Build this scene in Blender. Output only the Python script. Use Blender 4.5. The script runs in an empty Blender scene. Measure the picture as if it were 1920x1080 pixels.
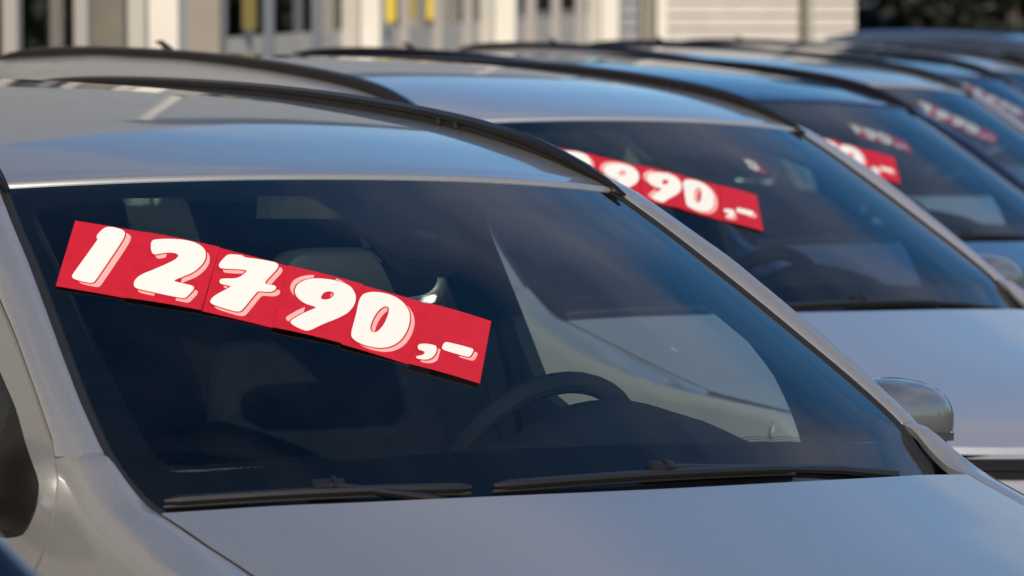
import bpy, math, random
import numpy as np
from mathutils import Matrix, Vector
random.seed(4)
SC = bpy.context.scene
COL = SC.collection
RAD = math.radians

# ---------------------------------------------------------------- camera
# "car frame": x forward along the near car, y to its left, z up from its wheels.
CAMP = np.array([4.7238056, -3.54950644, 1.71230442])
YAW, PITCH, ROLL, FPX = 0.62823682, -0.07545923, 0.04404455, 7501.73
def cam_axes(yaw, pitch, roll):
    cy, sy, cp, sp = math.cos(yaw), math.sin(yaw), math.cos(pitch), math.sin(pitch)
    f = np.array([-cy*cp, sy*cp, sp]); r = np.cross(f, [0, 0, 1]); r /= np.linalg.norm(r); u = np.cross(r, f)
    c, s = math.cos(roll), math.sin(roll)
    return r*c+u*s, -r*s+u*c, f
R1, U1, F1 = cam_axes(YAW, PITCH, ROLL)     # tilted (car frame)
R0, U0, F0 = cam_axes(YAW, PITCH, 0.0)      # level (world)
Q = np.outer(R0, R1)+np.outer(U0, U1)+np.outer(F0, F1)   # the yard slopes sideways by 2.5 degrees
QM = Matrix.Translation(Vector(CAMP)) @ Matrix(Q.tolist()).to_4x4() @ Matrix.Translation(Vector(-CAMP))
cd = bpy.data.cameras.new('camera'); cam = bpy.data.objects.new('camera', cd); COL.objects.link(cam)
mw = Matrix.Identity(4)
for i in range(3):
    mw[i][0], mw[i][1], mw[i][2], mw[i][3] = R0[i], U0[i], -F0[i], CAMP[i]
cam.matrix_world = mw
cd.sensor_width = 36; cd.lens = FPX/1920*36; cd.clip_start = .1; cd.clip_end = 2000
cd.dof.use_dof = True; cd.dof.focus_distance = 6.25; cd.dof.aperture_fstop = 7.0
SC.camera = cam

# ---------------------------------------------------------------- light
SUN = Vector((0.85, -0.46, 0.37)).normalized()      # direction towards the sun
SUN_EL = math.asin(SUN.z); SUN_AZ = math.atan2(SUN.x, SUN.y)
w = bpy.data.worlds.new('World'); SC.world = w; w.use_nodes = True
nt = w.node_tree; N = nt.nodes; L = nt.links
bg = N['Background']; bg.inputs[1].default_value = 0.115
sky = N.new('ShaderNodeTexSky'); sky.sky_type = 'NISHITA'; sky.sun_disc = False
sky.sun_elevation = SUN_EL; sky.sun_rotation = SUN_AZ; sky.air_density = 1.0; sky.dust_density = .3; sky.ozone_density = 3.0
tc = N.new('ShaderNodeTexCoord'); sep = N.new('ShaderNodeSeparateXYZ'); L.new(tc.outputs['Generated'], sep.inputs[0])
ad = N.new('ShaderNodeMath'); ad.operation = 'ADD'; ad.inputs[1].default_value = .22; L.new(sep.outputs[2], ad.inputs[0])
mx = N.new('ShaderNodeMath'); mx.operation = 'MAXIMUM'; mx.inputs[1].default_value = .05; L.new(ad.outputs[0], mx.inputs[0])
dv = N.new('ShaderNodeVectorMath'); dv.operation = 'DIVIDE'; L.new(tc.outputs['Generated'], dv.inputs[0])
cb = N.new('ShaderNodeCombineXYZ')
for i in range(3): L.new(mx.outputs[0], cb.inputs[i])
L.new(cb.outputs[0], dv.inputs[1])
nz = N.new('ShaderNodeTexNoise'); nz.inputs['Scale'].default_value = 1.5; nz.inputs['Detail'].default_value = 4; nz.inputs['Roughness'].default_value = .5
L.new(dv.outputs[0], nz.inputs['Vector'])
rp = N.new('ShaderNodeValToRGB'); rp.color_ramp.elements[0].position = .46; rp.color_ramp.elements[1].position = .66
L.new(nz.outputs[0], rp.inputs[0])
ml = N.new('ShaderNodeMath'); ml.operation = 'MULTIPLY'; ml.inputs[1].default_value = .54; L.new(rp.outputs[0], ml.inputs[0])
mix = N.new('ShaderNodeMix'); mix.data_type = 'RGBA'
L.new(ml.outputs[0], mix.inputs[0]); hs_ = N.new('ShaderNodeHueSaturation'); hs_.inputs['Saturation'].default_value = 1.25; L.new(sky.outputs[0], hs_.inputs['Color']); L.new(hs_.outputs[0], mix.inputs[6]); mix.inputs[7].default_value = (5.0, 4.55, 4.8, 1)
L.new(mix.outputs[2], bg.inputs[0])
sd = bpy.data.lights.new('sun', 'SUN'); sd.energy = 4.7; sd.angle = RAD(.53); sd.color = (1, .88, .72)
so = bpy.data.objects.new('sun', sd); COL.objects.link(so); so.rotation_euler = SUN.to_track_quat('Z', 'Y').to_euler()
SC.view_settings.view_transform = 'Standard'; SC.view_settings.look = 'None'; SC.view_settings.gamma = 1
SC.view_settings.exposure = 0.0
SC.view_settings.use_curve_mapping = False
SC.cycles.max_bounces = 12; SC.cycles.transparent_max_bounces = 24; SC.cycles.glossy_bounces = 5
SC.cycles.caustics_reflective = False; SC.cycles.caustics_refractive = False
SC.cycles.use_denoising = True

# ---------------------------------------------------------------- materials
def mat(name, col, rough=.5, metal=0., coat=0., coat_r=.03, noise=None, bump=None, spec=.5, flake=0.):
    m = bpy.data.materials.new(name); m.use_nodes = True; t = m.node_tree; b = t.nodes['Principled BSDF']
    b.inputs['Base Color'].default_value = (*col, 1); b.inputs['Roughness'].default_value = rough; b.inputs['Metallic'].default_value = metal
    b.inputs['Coat Weight'].default_value = coat; b.inputs['Coat Roughness'].default_value = coat_r; b.inputs['Specular IOR Level'].default_value = spec
    co = t.nodes.new('ShaderNodeTexCoord')
    if noise:       # (scale, amount): base colour variation
        n = t.nodes.new('ShaderNodeTexNoise'); n.inputs['Scale'].default_value = noise[0]; n.inputs['Detail'].default_value = 6
        t.links.new(co.outputs['Object'], n.inputs['Vector'])
        r = t.nodes.new('ShaderNodeMapRange'); r.inputs[1].default_value = .3; r.inputs[2].default_value = .7
        r.inputs[3].default_value = 1-noise[1]; r.inputs[4].default_value = 1+noise[1]; t.links.new(n.outputs[0], r.inputs[0])
        h = t.nodes.new('ShaderNodeVectorMath'); h.operation = 'SCALE'; h.inputs[0].default_value = col; t.links.new(r.outputs[0], h.inputs['Scale'])
        t.links.new(h.outputs[0], b.inputs['Base Color'])
    if bump:        # (scale, strength)
        n = t.nodes.new('ShaderNodeTexNoise'); n.inputs['Scale'].default_value = bump[0]; n.inputs['Detail'].default_value = 4
        t.links.new(co.outputs['Object'], n.inputs['Vector'])
        u = t.nodes.new('ShaderNodeBump'); u.inputs['Strength'].default_value = bump[1]; u.inputs['Distance'].default_value = .002
        t.links.new(n.outputs[0], u.inputs['Height']); t.links.new(u.outputs[0], b.inputs['Normal'])
    if flake:
        nc = t.nodes.new('ShaderNodeTexNoise'); nc.inputs['Scale'].default_value = 420; nc.inputs['Detail'].default_value = 2; t.links.new(co.outputs['Object'], nc.inputs['Vector'])
        rc = t.nodes.new('ShaderNodeMapRange'); rc.inputs[1].default_value = .3; rc.inputs[2].default_value = .7; rc.inputs[3].default_value = .91; rc.inputs[4].default_value = 1.09; t.links.new(nc.outputs[0], rc.inputs[0])
        hc = t.nodes.new('ShaderNodeVectorMath'); hc.operation = 'SCALE'; hc.inputs[0].default_value = col; t.links.new(rc.outputs[0], hc.inputs['Scale']); t.links.new(hc.outputs[0], b.inputs['Base Color'])
        v = t.nodes.new('ShaderNodeTexVoronoi'); v.inputs['Scale'].default_value = 900
        t.links.new(co.outputs['Object'], v.inputs['Vector'])
        u = t.nodes.new('ShaderNodeBump'); u.inputs['Strength'].default_value = flake; u.inputs['Distance'].default_value = .0003
        t.links.new(v.outputs['Distance'], u.inputs['Height']); t.links.new(u.outputs[0], b.inputs['Normal'])
        # dust film: slightly rougher clear coat in patches
        n = t.nodes.new('ShaderNodeTexNoise'); n.inputs['Scale'].default_value = 7; n.inputs['Detail'].default_value = 8; n.inputs['Roughness'].default_value = .7
        t.links.new(co.outputs['Object'], n.inputs['Vector'])
        r = t.nodes.new('ShaderNodeMapRange'); r.inputs[1].default_value = .35; r.inputs[2].default_value = .75
        r.inputs[3].default_value = coat_r; r.inputs[4].default_value = coat_r+.05; t.links.new(n.outputs[0], r.inputs[0]); t.links.new(r.outputs[0], b.inputs['Coat Roughness'])
    return m
def glassmat(name, tint):
    m = bpy.data.materials.new(name); m.use_nodes = True; t = m.node_tree; t.nodes.clear()
    o = t.nodes.new('ShaderNodeOutputMaterial'); mx = t.nodes.new('ShaderNodeMixShader')
    tr = t.nodes.new('ShaderNodeBsdfTransparent'); tr.inputs[0].default_value = (*tint, 1)
    gl = t.nodes.new('ShaderNodeBsdfGlossy'); gl.inputs['Roughness'].default_value = .012
    g = t.nodes.new('ShaderNodeNewGeometry'); d = t.nodes.new('ShaderNodeVectorMath'); d.operation = 'DOT_PRODUCT'
    t.links.new(g.outputs['Incoming'], d.inputs[0]); t.links.new(g.outputs['Normal'], d.inputs[1])
    a = t.nodes.new('ShaderNodeMath'); a.operation = 'ABSOLUTE'; t.links.new(d.outputs['Value'], a.inputs[0])
    s = t.nodes.new('ShaderNodeMath'); s.operation = 'SUBTRACT'; s.inputs[0].default_value = 1; t.links.new(a.outputs[0], s.inputs[1])
    p = t.nodes.new('ShaderNodeMath'); p.operation = 'POWER'; p.inputs[1].default_value = 5; t.links.new(s.outputs[0], p.inputs[0])
    k = t.nodes.new('ShaderNodeMath'); k.operation = 'MULTIPLY_ADD'; k.inputs[1].default_value = .96; k.inputs[2].default_value = .04; k.use_clamp = True
    t.links.new(p.outputs[0], k.inputs[0])
    n2 = t.nodes.new('ShaderNodeMath'); n2.operation = 'MULTIPLY'; n2.inputs[1].default_value = 2; t.links.new(k.outputs[0], n2.inputs[0])     # two faces of the pane
    n3 = t.nodes.new('ShaderNodeMath'); n3.operation = 'ADD'; n3.inputs[1].default_value = 1; t.links.new(k.outputs[0], n3.inputs[0])
    n4 = t.nodes.new('ShaderNodeMath'); n4.operation = 'DIVIDE'; t.links.new(n2.outputs[0], n4.inputs[0]); t.links.new(n3.outputs[0], n4.inputs[1]); t.links.new(n4.outputs[0], mx.inputs[0])
    df = t.nodes.new('ShaderNodeBsdfDiffuse'); df.inputs[0].default_value = (.55, .52, .47, 1); m2 = t.nodes.new('ShaderNodeMixShader')
    co = t.nodes.new('ShaderNodeTexCoord'); ns = t.nodes.new('ShaderNodeTexNoise'); ns.inputs['Scale'].default_value = 5; ns.inputs['Detail'].default_value = 12; ns.inputs['Roughness'].default_value = .75; t.links.new(co.outputs['Object'], ns.inputs['Vector'])
    mr = t.nodes.new('ShaderNodeMapRange'); mr.inputs[1].default_value = .42; mr.inputs[2].default_value = .85; mr.inputs[3].default_value = .001; mr.inputs[4].default_value = .011; t.links.new(ns.outputs[0], mr.inputs[0])
    t.links.new(mr.outputs[0], m2.inputs[0]); t.links.new(tr.outputs[0], m2.inputs[1]); t.links.new(df.outputs[0], m2.inputs[2]); tr = m2
    t.links.new(tr.outputs[0], mx.inputs[1]); t.links.new(gl.outputs[0], mx.inputs[2]); t.links.new(mx.outputs[0], o.inputs[0])
    return m
def paint(name, col, metal=.75, rough=.36):
    return mat(name, col, rough, metal, 1., .03, flake=.12)
M = dict(
    silver=paint('silver_paint', (.43, .41, .395), .62, .38), silver2=paint('pale_silver_paint', (.55, .53, .53), .62, .38),
    blue=paint('dark_blue_paint', (.012, .018, .075), .5, .4), lightblue=paint('steel_blue_paint', (.10, .15, .24), .7, .38),
    navy=paint('navy_paint', (.004, .005, .012), .2, .4),
    glass=glassmat('window_glass', (.74, .83, .80)), wglass=glassmat('windshield_glass', (.76, .85, .83)), headglass=glassmat('lamp_glass', (.9, .9, .9)),
    rubber=mat('black_rubber', (.012, .012, .013), .6), black=mat('black_plastic', (.011, .0105, .0105), .42, bump=(300, .2)),
    gloss=mat('rail_black', (.012, .010, .009), .34, 0, spec=.35), frit=mat('frit_black', (.002, .002, .003), .5, spec=.15),
    dark=mat('interior_dark', (.008, .009, .011), .75, spec=.12, noise=(20, .15), bump=(400, .3)), trim=mat('interior_trim', (.012, .014, .018), .75, spec=.12, bump=(300, .2)),
    seat=mat('seat_fabric', (.006, .0065, .009), .95, spec=.12, noise=(60, .3), bump=(500, .5)), head=mat('headliner', (.06, .065, .065), .95),
    chrome=mat('chrome', (.75, .75, .76), .08, 1.), mirror=mat('mirror_glass', (.8, .82, .84), .02, 1.), tyre=mat('tyre', (.018, .018, .018), .85, bump=(80, .6)),
    rim=mat('rim', (.45, .45, .46), .3, .9), red=mat('lamp_red', (.35, .01, .01), .15, 0, 1.), amber=mat('lamp_amber', (.6, .22, .03), .2, 0, 1.), plate=mat('plate_white', (.7, .7, .7), .4),
    card=mat('card_red', (.54, .010, .024), .5, noise=(30, .08), bump=(22, .5)), white=mat('digit_white', (.84, .82, .76), .5),
    sundash=mat('sunlit_dash_tone', (.16, .17, .16), .6), rvshell=mat('mirror_shell_grey', (.028, .031, .036), .55), shell=mat('shade_toned_cap', (.28, .285, .29), .33, .75, 1., .04, flake=.12), lampbowl=mat('lamp_housing', (.10, .10, .105), .3, .6), lens=mat('lamp_reflector', (.6, .6, .62), .15, .9),  # dash strip tone carries sunlight; mirror cap is body silver darkened for shade
)
def hatch():
    m = mat('digit_hatch', (.9, .5, .48), .55); t = m.node_tree; b = t.nodes['Principled BSDF']
    co = t.nodes.new('ShaderNodeTexCoord'); wv = t.nodes.new('ShaderNodeTexWave'); wv.bands_direction = 'DIAGONAL'; wv.inputs['Scale'].default_value = 190
    t.links.new(co.outputs['Object'], wv.inputs['Vector'])
    mm = t.nodes.new('ShaderNodeMix'); mm.data_type = 'RGBA'; mm.inputs[6].default_value = (.80, .05, .06, 1); mm.inputs[7].default_value = (.95, .80, .72, 1)
    t.links.new(wv.outputs[0], mm.inputs[0]); t.links.new(mm.outputs[2], b.inputs['Base Color']); return m
M['hatch'] = hatch()
def fademat():
    m = bpy.data.materials.new('printed_dots'); m.use_nodes = True; t = m.node_tree; b = t.nodes['Principled BSDF']; b.inputs['Base Color'].default_value = (.004, .004, .006, 1); b.inputs['Roughness'].default_value = .5
    co = t.nodes.new('ShaderNodeTexCoord'); v = t.nodes.new('ShaderNodeTexVoronoi'); v.inputs['Scale'].default_value = 330; v.inputs['Randomness'].default_value = .1; t.links.new(co.outputs['Object'], v.inputs['Vector'])
    l = t.nodes.new('ShaderNodeMath'); l.operation = 'LESS_THAN'; l.inputs[1].default_value = .42; t.links.new(v.outputs['Distance'], l.inputs[0]); t.links.new(l.outputs[0], b.inputs['Alpha']); return m
M['fade'] = fademat()

# ---------------------------------------------------------------- mesh helpers
OX = 1.0   # car origin (the Empty) sits 1 m behind the windshield corner
class MB:
    def __init__(s): s.v = []; s.f = []; s.m = []
    def grid(s, P, flip=False, mi=0, closed=False):
        P = np.asarray(P, float); a, b = P.shape[:2]; o = len(s.v); s.v += [tuple(p) for p in P.reshape(-1, 3)]
        for i in range(a-1):
            for j in range(b if closed else b-1):
                j2 = (j+1) % b; q = (o+i*b+j, o+i*b+j2, o+(i+1)*b+j2, o+(i+1)*b+j); s.f.append(q[::-1] if flip else q); s.m.append(mi)
        return s
    def poly(s, P, flip=False, mi=0):
        o = len(s.v); s.v += [tuple(p) for p in P]; q = tuple(range(o, o+len(P))); s.f.append(q[::-1] if flip else q); s.m.append(mi); return s
    def box(s, x0, x1, y0, y1, z0, z1, mi=0, T=None):
        V = [(x, y, z) for z in (z0, z1) for y in (y0, y1) for x in (x0, x1)]
        if T: V = [T(*p) for p in V]
        o = len(s.v); s.v += V
        for q in ((0, 2, 3, 1), (4, 5, 7, 6), (0, 1, 5, 4), (2, 6, 7, 3), (0, 4, 6, 2), (1, 3, 7, 5)): s.f.append(tuple(o+k for k in q)); s.m.append(mi)
        return s
    def tube(s, pts, rad, n=10, cap=True, mi=0, sq=(1, 1), up=(0, 0, 1)):
        pts = np.asarray(pts, float); rad = np.broadcast_to(rad, (len(pts),)); T = np.gradient(pts, axis=0); rows = []
        for p, t, r in zip(pts, T, rad):
            t = t/np.linalg.norm(t); a = np.cross(t, up); a = a/(np.linalg.norm(a)+1e-9); b = np.cross(a, t)
            rows.append([p+r*(sq[0]*math.cos(k*2*math.pi/n)*a+sq[1]*math.sin(k*2*math.pi/n)*b) for k in range(n)])
        s.grid(rows, closed=True, mi=mi)
        if cap: s.poly(rows[0], mi=mi); s.poly(rows[-1], True, mi=mi)
        return s
    def lathe(s, prof, c, n=32, mi=0):    # axis along y ; prof (radius, y)
        rows = [[(c[0]+r*math.cos(a), c[1]+y, c[2]+r*math.sin(a)) for a in [k*2*math.pi/n for k in range(n)]] for r, y in prof]
        return s.grid(rows, closed=True, mi=mi)
    def mesh(s, name, mats, smooth=True, off=OX, solid=0, bevel=0, sub=0, sharp=35):
        me = bpy.data.meshes.new(name); me.from_pydata([(x+off, y, z) for x, y, z in s.v], [], s.f)
        for m in mats: me.materials.append(m)
        me.polygons.foreach_set('material_index', s.m)
        me.polygons.foreach_set('use_smooth', [smooth]*len(me.polygons)); me.update()
        import bmesh
        bm = bmesh.new(); bm.from_mesh(me); bmesh.ops.remove_doubles(bm, verts=bm.verts, dist=1e-5)
        if solid:
            bmesh.ops.recalc_face_normals(bm, faces=bm.faces)
            g = bmesh.ops.solidify(bm, geom=list(bm.faces), thickness=solid)
        bmesh.ops.recalc_face_normals(bm, faces=bm.faces)
        if bevel:
            ed = [e for e in bm.edges if len(e.link_faces) == 2 and e.calc_face_angle(0) > RAD(30)]
            bmesh.ops.bevel(bm, geom=ed, offset=bevel, segments=2, profile=.6, affect='EDGES', clamp_overlap=True)
            if smooth: 
                for f in bm.faces: f.smooth = True
        bm.to_mesh(me); bm.free()
        if smooth: me.set_sharp_from_angle(angle=RAD(sharp))
        return me
def obj(name, me, parent=None, **k):
    o = bpy.data.objects.new(name, me); COL.objects.link(o)
    if parent: o.parent = parent
    for a, b in k.items(): o[a] = b
    return o
def mir(P, s):  P = np.array(P, float); P[..., 1] *= s; return P

def cr(pts,t):
    """Catmull-Rom through pts (n,k), t in [0,1] (array), chord-length params"""
    P=np.asarray(pts,float); d=np.r_[0,np.cumsum(np.linalg.norm(np.diff(P,axis=0),axis=1))]; d/=d[-1]
    t=np.atleast_1d(np.clip(t,0,1)); i=np.clip(np.searchsorted(d,t,side='right')-1,0,len(P)-2)
    m=np.empty_like(P); m[1:-1]=(P[2:]-P[:-2])/(d[2:]-d[:-2])[:,None]; m[0]=(P[1]-P[0])/(d[1]-d[0]); m[-1]=(P[-1]-P[-2])/(d[-1]-d[-2])
    h=(d[i+1]-d[i]); s=((t-d[i])/h)[:,None]; h=h[:,None]
    return (2*s**3-3*s**2+1)*P[i]+(s**3-2*s**2+s)*h*m[i]+(-2*s**3+3*s**2)*P[i+1]+(s**3-s**2)*h*m[i+1]
GE=[(.035,.700,.955),(0,.721,.971),(-.04,.731,.994),(-.1,.7365,1.034),(-.2,.7185,1.094),(-.3,.694,1.152),(-.4,.668,1.21),(-.5,.642,1.266),(-.6,.618,1.319),(-.7,.590,1.370)]
GC=[(.19,0,.972),(.0,0,1.086),(-.2,0,1.199),(-.4,0,1.304),(-.602,0,1.395)]
def glass(u,v,off=0.):
    u=np.atleast_1d(np.asarray(u,float)); v=np.atleast_1d(np.asarray(v,float)); u,v=np.broadcast_arrays(u,v)
    def f(u,v):
        E=cr(GE,v); C=cr(GC,v); w=(1-np.abs(u)**2.2)[:,None]
        P=E+(C-E)*w; P[:,1]=u*E[:,1]; return P
    P=f(u,v)
    if off:
        e=1e-3; a=f(u+e,v)-f(u-e,v); vv=np.clip(v,e,1-e); b=f(u,vv+e)-f(u,vv-e)
        n=np.cross(a,b); n/=np.linalg.norm(n,axis=1)[:,None]; n*=np.sign(n[:,2:3]); P=P+n*off
    return P
def yside(x,z):
    z=np.asarray(z,float); return sum(_yside(x,z+d)*k for d,k in ((-.08,.15),(-.04,.2),(0,.3),(.04,.2),(.08,.15)))
def _yside(x,z):
    x=np.asarray(x,float); z=np.asarray(z,float)
    y=np.interp(z,[.15,.35,.5,.68,.8,.87,.905],[.845,.872,.885,.886,.869,.850,.838])
    up=.838-.376*(z-.905)+.006*np.sin(np.pi*np.clip((z-.905)/.47,0,1))
    y=np.where(z>.905,up,y)
    return y-.17*np.clip((x-.35)/.9,0,2)**2.2-.06*np.clip((-2.2-x)/1.08,0,2)**2

# ---------------------------------------------------------------- shape of the car body
def zc(x): return np.interp(x, [-3.1, -3.05, -2.7, -2.2, -1.95, -1.7, -1.5, -1.3, -1.15, -1.0, -.9, -.8, -.7, -.602, -.5], [1.415, 1.423, 1.458, 1.484, 1.4895, 1.491, 1.4868, 1.478, 1.4685, 1.4555, 1.4445, 1.431, 1.4145, 1.395, 1.37])
def ze(x): return np.interp(x, [-3.1, -2.7, -2.2, -1.8, -1.6, -1.4, -1.25, -1.1, -1.0, -.9, -.8, -.7, -.6], [1.38, 1.440, 1.466, 1.471, 1.468, 1.461, 1.453, 1.442, 1.431, 1.416, 1.397, 1.372, 1.345])
def smooth1(f, x, h=.09): x = np.asarray(x, float); return (f(x-h)+2*f(x-h/2)+3*f(x)+2*f(x+h/2)+f(x+h))/9
def yE(x): return np.interp(x, [-3.1, -2.2, -.9, -.7], [.545, .578, .586, .590])
def zroof(x, u): a = smooth1(zc, x); b = smooth1(ze, x, .05); return a-(a-b)*np.abs(u)**2.3
CL = [(-.09, .7365, 1.034)]
def Lx(x):      # inner edge of the side frame: glass edge, then roof edge
    g = np.array(GE); X = g[::-1, 0]
    return np.where(x > -.7, np.interp(x, X, g[::-1, 1]), yE(x)), np.where(x > -.7, np.interp(x, X, g[::-1, 2]), smooth1(ze, np.minimum(x, -.7), .05))
CX = [-3.2, -3.0, -2.6, -2.0, -1.5, -1.1, -.9, -.8, -.7, -.6, -.5, -.4, -.3, -.2, -.1, -.04, .05]
CY = [.56, .59, .625, .642, .645, .646, .648, .650, .656, .674, .696, .717, .742, .764, .776, .788, .80]
CZ = [1.27, 1.345, 1.417, 1.441, 1.443, 1.427, 1.406, 1.386, 1.3585, 1.314, 1.267, 1.211, 1.151, 1.090, 1.030, .996, .962]
GX = [-3.2, -3.0, -2.6, -2.0, -1.5, -1.1, -.9, -.75, -.6, -.5, -.445, -.35, -.247, -.213, -.151, -.124]
GZ = [1.22, 1.295, 1.362, 1.386, 1.389, 1.379, 1.364, 1.339, 1.291, 1.250, 1.224, 1.172, 1.108, 1.086, 1.046, 1.020]
def sgrid(fn, us, vs): return np.array([[fn(u, v) for v in vs] for u in us])

def frame_row(x): return side_frame(1, True, x)
def side_frame(s, one=False, xq=0):     # A pillar and cantrail in one pressing
    xs = [xq] if one else np.r_[np.linspace(-.095, -.7, 26), np.linspace(-.73, -3.12, 40)]
    rows = []
    for x in xs:
        ly, lz = Lx(x); c = np.array([x, np.interp(x, CX, CY), np.interp(x, CX, CZ)])
        xg = x-.035*np.clip((x+.75)/.65, 0, 1); gz = np.interp(xg, GX, GZ); g = np.array([xg, float(yside(xg, gz)), gz]); l = np.array([x, float(ly), float(lz)])
        lift = .007
        p0 = l+np.array([0, .001, -.012]); p1 = l+np.array([0, .002, -.001+lift*.6]); p2 = l+np.array([0, .005, lift])
        c2 = c+np.array([0, 0, lift])
        a = p2+(c2-p2)*.5+np.array([0, 0, .0015]); b = c2+(p2-c2)*.14+np.array([0, 0, .001]); d = c2+np.array([0, .0045, -.006]) ; e = c2+(g-c2)*.35+np.array([0, .003, 0])
        f = g+np.array([0, .001, .004]); h = g+np.array([0, -.006, -.004])
        if one: return [p0, p1, p2, a, b, c2, d, e, f]
        rows.append([p0, p1, p2, a, b, c2+np.array([0, -.002, -.0005]), d, e, f, h, h+np.array([0, -.02, 0])])
    rows = np.array(rows); e0 = rows[:1]+np.array([-.003, -.010, -.008])
    return MB().grid(mir(np.concatenate([e0, rows]), s))
def roof_mesh():
    us = np.sin(np.linspace(-1, 1, 61)*math.pi/2*.985)/math.sin(math.pi/2*.985); rows = []
    F = glass(us, np.ones_like(us))
    for k, (dx, dz) in enumerate([(.004, -.012), (.0045, -.002), (.003, .003), (.0, .0058), (-.004, .0070), (-.010, .0078)]): rows.append(F+np.array([dx, 0, dz]))
    S = np.r_[np.linspace(0.012, .3, 26), np.linspace(.32, 1, 36)]
    for q in S:
        x = F[:, 0]+(-3.08-F[:, 0])*q; y = us*yE(x); z = zroof(x, us)+.006
        bl = np.clip(q/.06, 0, 1); z = z*bl+(F[:, 2]+.008+(-x+F[:, 0])*.20*(1-0*us))*(1-bl)
        rows.append(np.c_[x, y, z])
    R = np.array(rows)
    e0 = R[:, :1]+np.array([0, -.001, -.008]); e1 = R[:, -1:]+np.array([0, .001, -.008])
    return MB().grid(np.concatenate([e0, R, e1], 1))
def interp_poly(P, n, closed=True):
    P = np.array(P, float)
    if closed: P = np.vstack([P, P[:1]])
    d = np.r_[0, np.cumsum(np.linalg.norm(np.diff(P, axis=0), axis=1))]; t = np.linspace(0, d[-1], n, endpoint=not closed)
    return np.c_[np.interp(t, d, P[:, 0]), np.interp(t, d, P[:, 1])]
def roundpoly(P, r=.2, n=120):   # chaikin-smoothed closed loop
    P = np.array(P, float)
    for _ in range(3):
        A = P*(1-r)+np.roll(P, -1, 0)*r; B = P*r+np.roll(P, -1, 0)*(1-r); P = np.stack([A, B], 1).reshape(-1, 2)
    return P
def match(inner, outer, n):      # equal-count loops paired by angle about the inner centroid
    c = interp_poly(inner, 200).mean(0)
    rs = interp_poly(inner, n); th = np.sort(np.mod(np.arctan2(rs[:, 1]-c[1], rs[:, 0]-c[0]), 2*math.pi))
    def cast(P):
        out = []
        for a in th:
            d = np.array([math.cos(a), math.sin(a)]); best = None
            for i in range(len(P)):
                p, q = P[i], P[(i+1) % len(P)]; e = q-p; den = d[0]*e[1]-d[1]*e[0]
                if abs(den) < 1e-12: continue
                w_ = p-c; t = (w_[0]*e[1]-w_[1]*e[0])/den; k = (w_[0]*d[1]-w_[1]*d[0])/den
                if t > 0 and -1e-9 <= k <= 1+1e-9 and (best is None or t > best): best = t
            out.append(c+d*best)
        return np.array(out)
    return cast(inner), cast(outer)
def ringmap(inner, outer, n, layers, fn, lip=None):
    I, O = match(np.asarray(inner, float), np.asarray(outer, float), n); rows = []
    if lip is not None: rows.append([fn(*p, lip) for p in I])
    for t in np.linspace(0, 1, layers): rows.append([fn(*p, 0) for p in I+(O-I)*t])
    if lip is not None: rows.append([fn(*p, lip) for p in O])
    return np.array(rows), I, O
def fillmap(loop, fn, layers=5):
    P = np.asarray(loop, float); c = P.mean(0); return np.array([[fn(*p, 0) for p in c+(P-c)*t] for t in np.linspace(1, .02, layers)])

# window openings (x, z)
WF = [(-.135, .955), (-.15, .990), (-.216, 1.031), (-.283, 1.080), (-.362, 1.123), (-.5, 1.200), (-.66, 1.272), (-.85, 1.325), (-1.05, 1.347), (-1.24, 1.354), (-1.195, 1.15), (-1.145, .935), (-.7, .918), (-.20, .905), (-.145, .918)]
WR = [(-1.335, 1.356), (-1.5, 1.360), (-1.8, 1.357), (-2.05, 1.345), (-2.10, 1.25), (-2.05, 1.1), (-1.98, .955), (-1.6, .945), (-1.235, .937), (-1.285, 1.15)]
WQ = [(-2.15, 1.338), (-2.4, 1.322), (-2.62, 1.297), (-2.80, 1.262), (-2.90, 1.19), (-2.93, 1.08), (-2.90, .992), (-2.6, .978), (-2.3, .965), (-2.06, .958), (-2.13, 1.12)]
gl_ = list(zip(GX, GZ))
def gz(x): return float(np.interp(x, GX, GZ))
DF = [(-.124, 1.015), (-.107, .998), (-.085, .947), (-.082, .915), (-.10, .86), (-.115, .7), (-.115, .5), (-.115, .28), (-.16, .235), (-.6, .23), (-1.13, .23), (-1.19, .26), (-1.195, .6), (-1.20, .95), (-1.29, gz(-1.29)-.006)] + [(x, gz(x)-.006) for x in (-1.15, -1.0, -.85, -.7, -.6, -.5, -.4, -.3, -.2, -.15)]
ARC = [(-2.16+.37*math.cos(a), .32+.37*math.sin(a)) for a in np.radians([15, 35, 55, 75])]
DR = [(-1.207, .26), (-1.24, .23), (-1.5, .23), (-1.74, .235)]+ARC[:3]+[(-2.0, .72), (-2.045, .80), (-2.09, .95), (-2.13, 1.15), (-2.125, gz(-2.125)-.006)]+[(x, gz(x)-.006) for x in (-2.0, -1.8, -1.6, -1.4, -1.302)]+[(-1.212, .95), (-1.207, .6)]
TRF = [(-.378, .93), (-.384, 1.004), (-.413, 1.083), (-.506, 1.174), (-.685, 1.262), (-.85, 1.30), (-1.205, 1.32), (-1.165, 1.15), (-1.115, .945), (-.7, .93)]
TRR = [(-1.38, 1.32), (-1.6, 1.325), (-1.95, 1.315), (-2.03, 1.2), (-2.0, 1.07), (-1.6, 1.06), (-1.30, 1.05), (-1.33, 1.15)]

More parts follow.
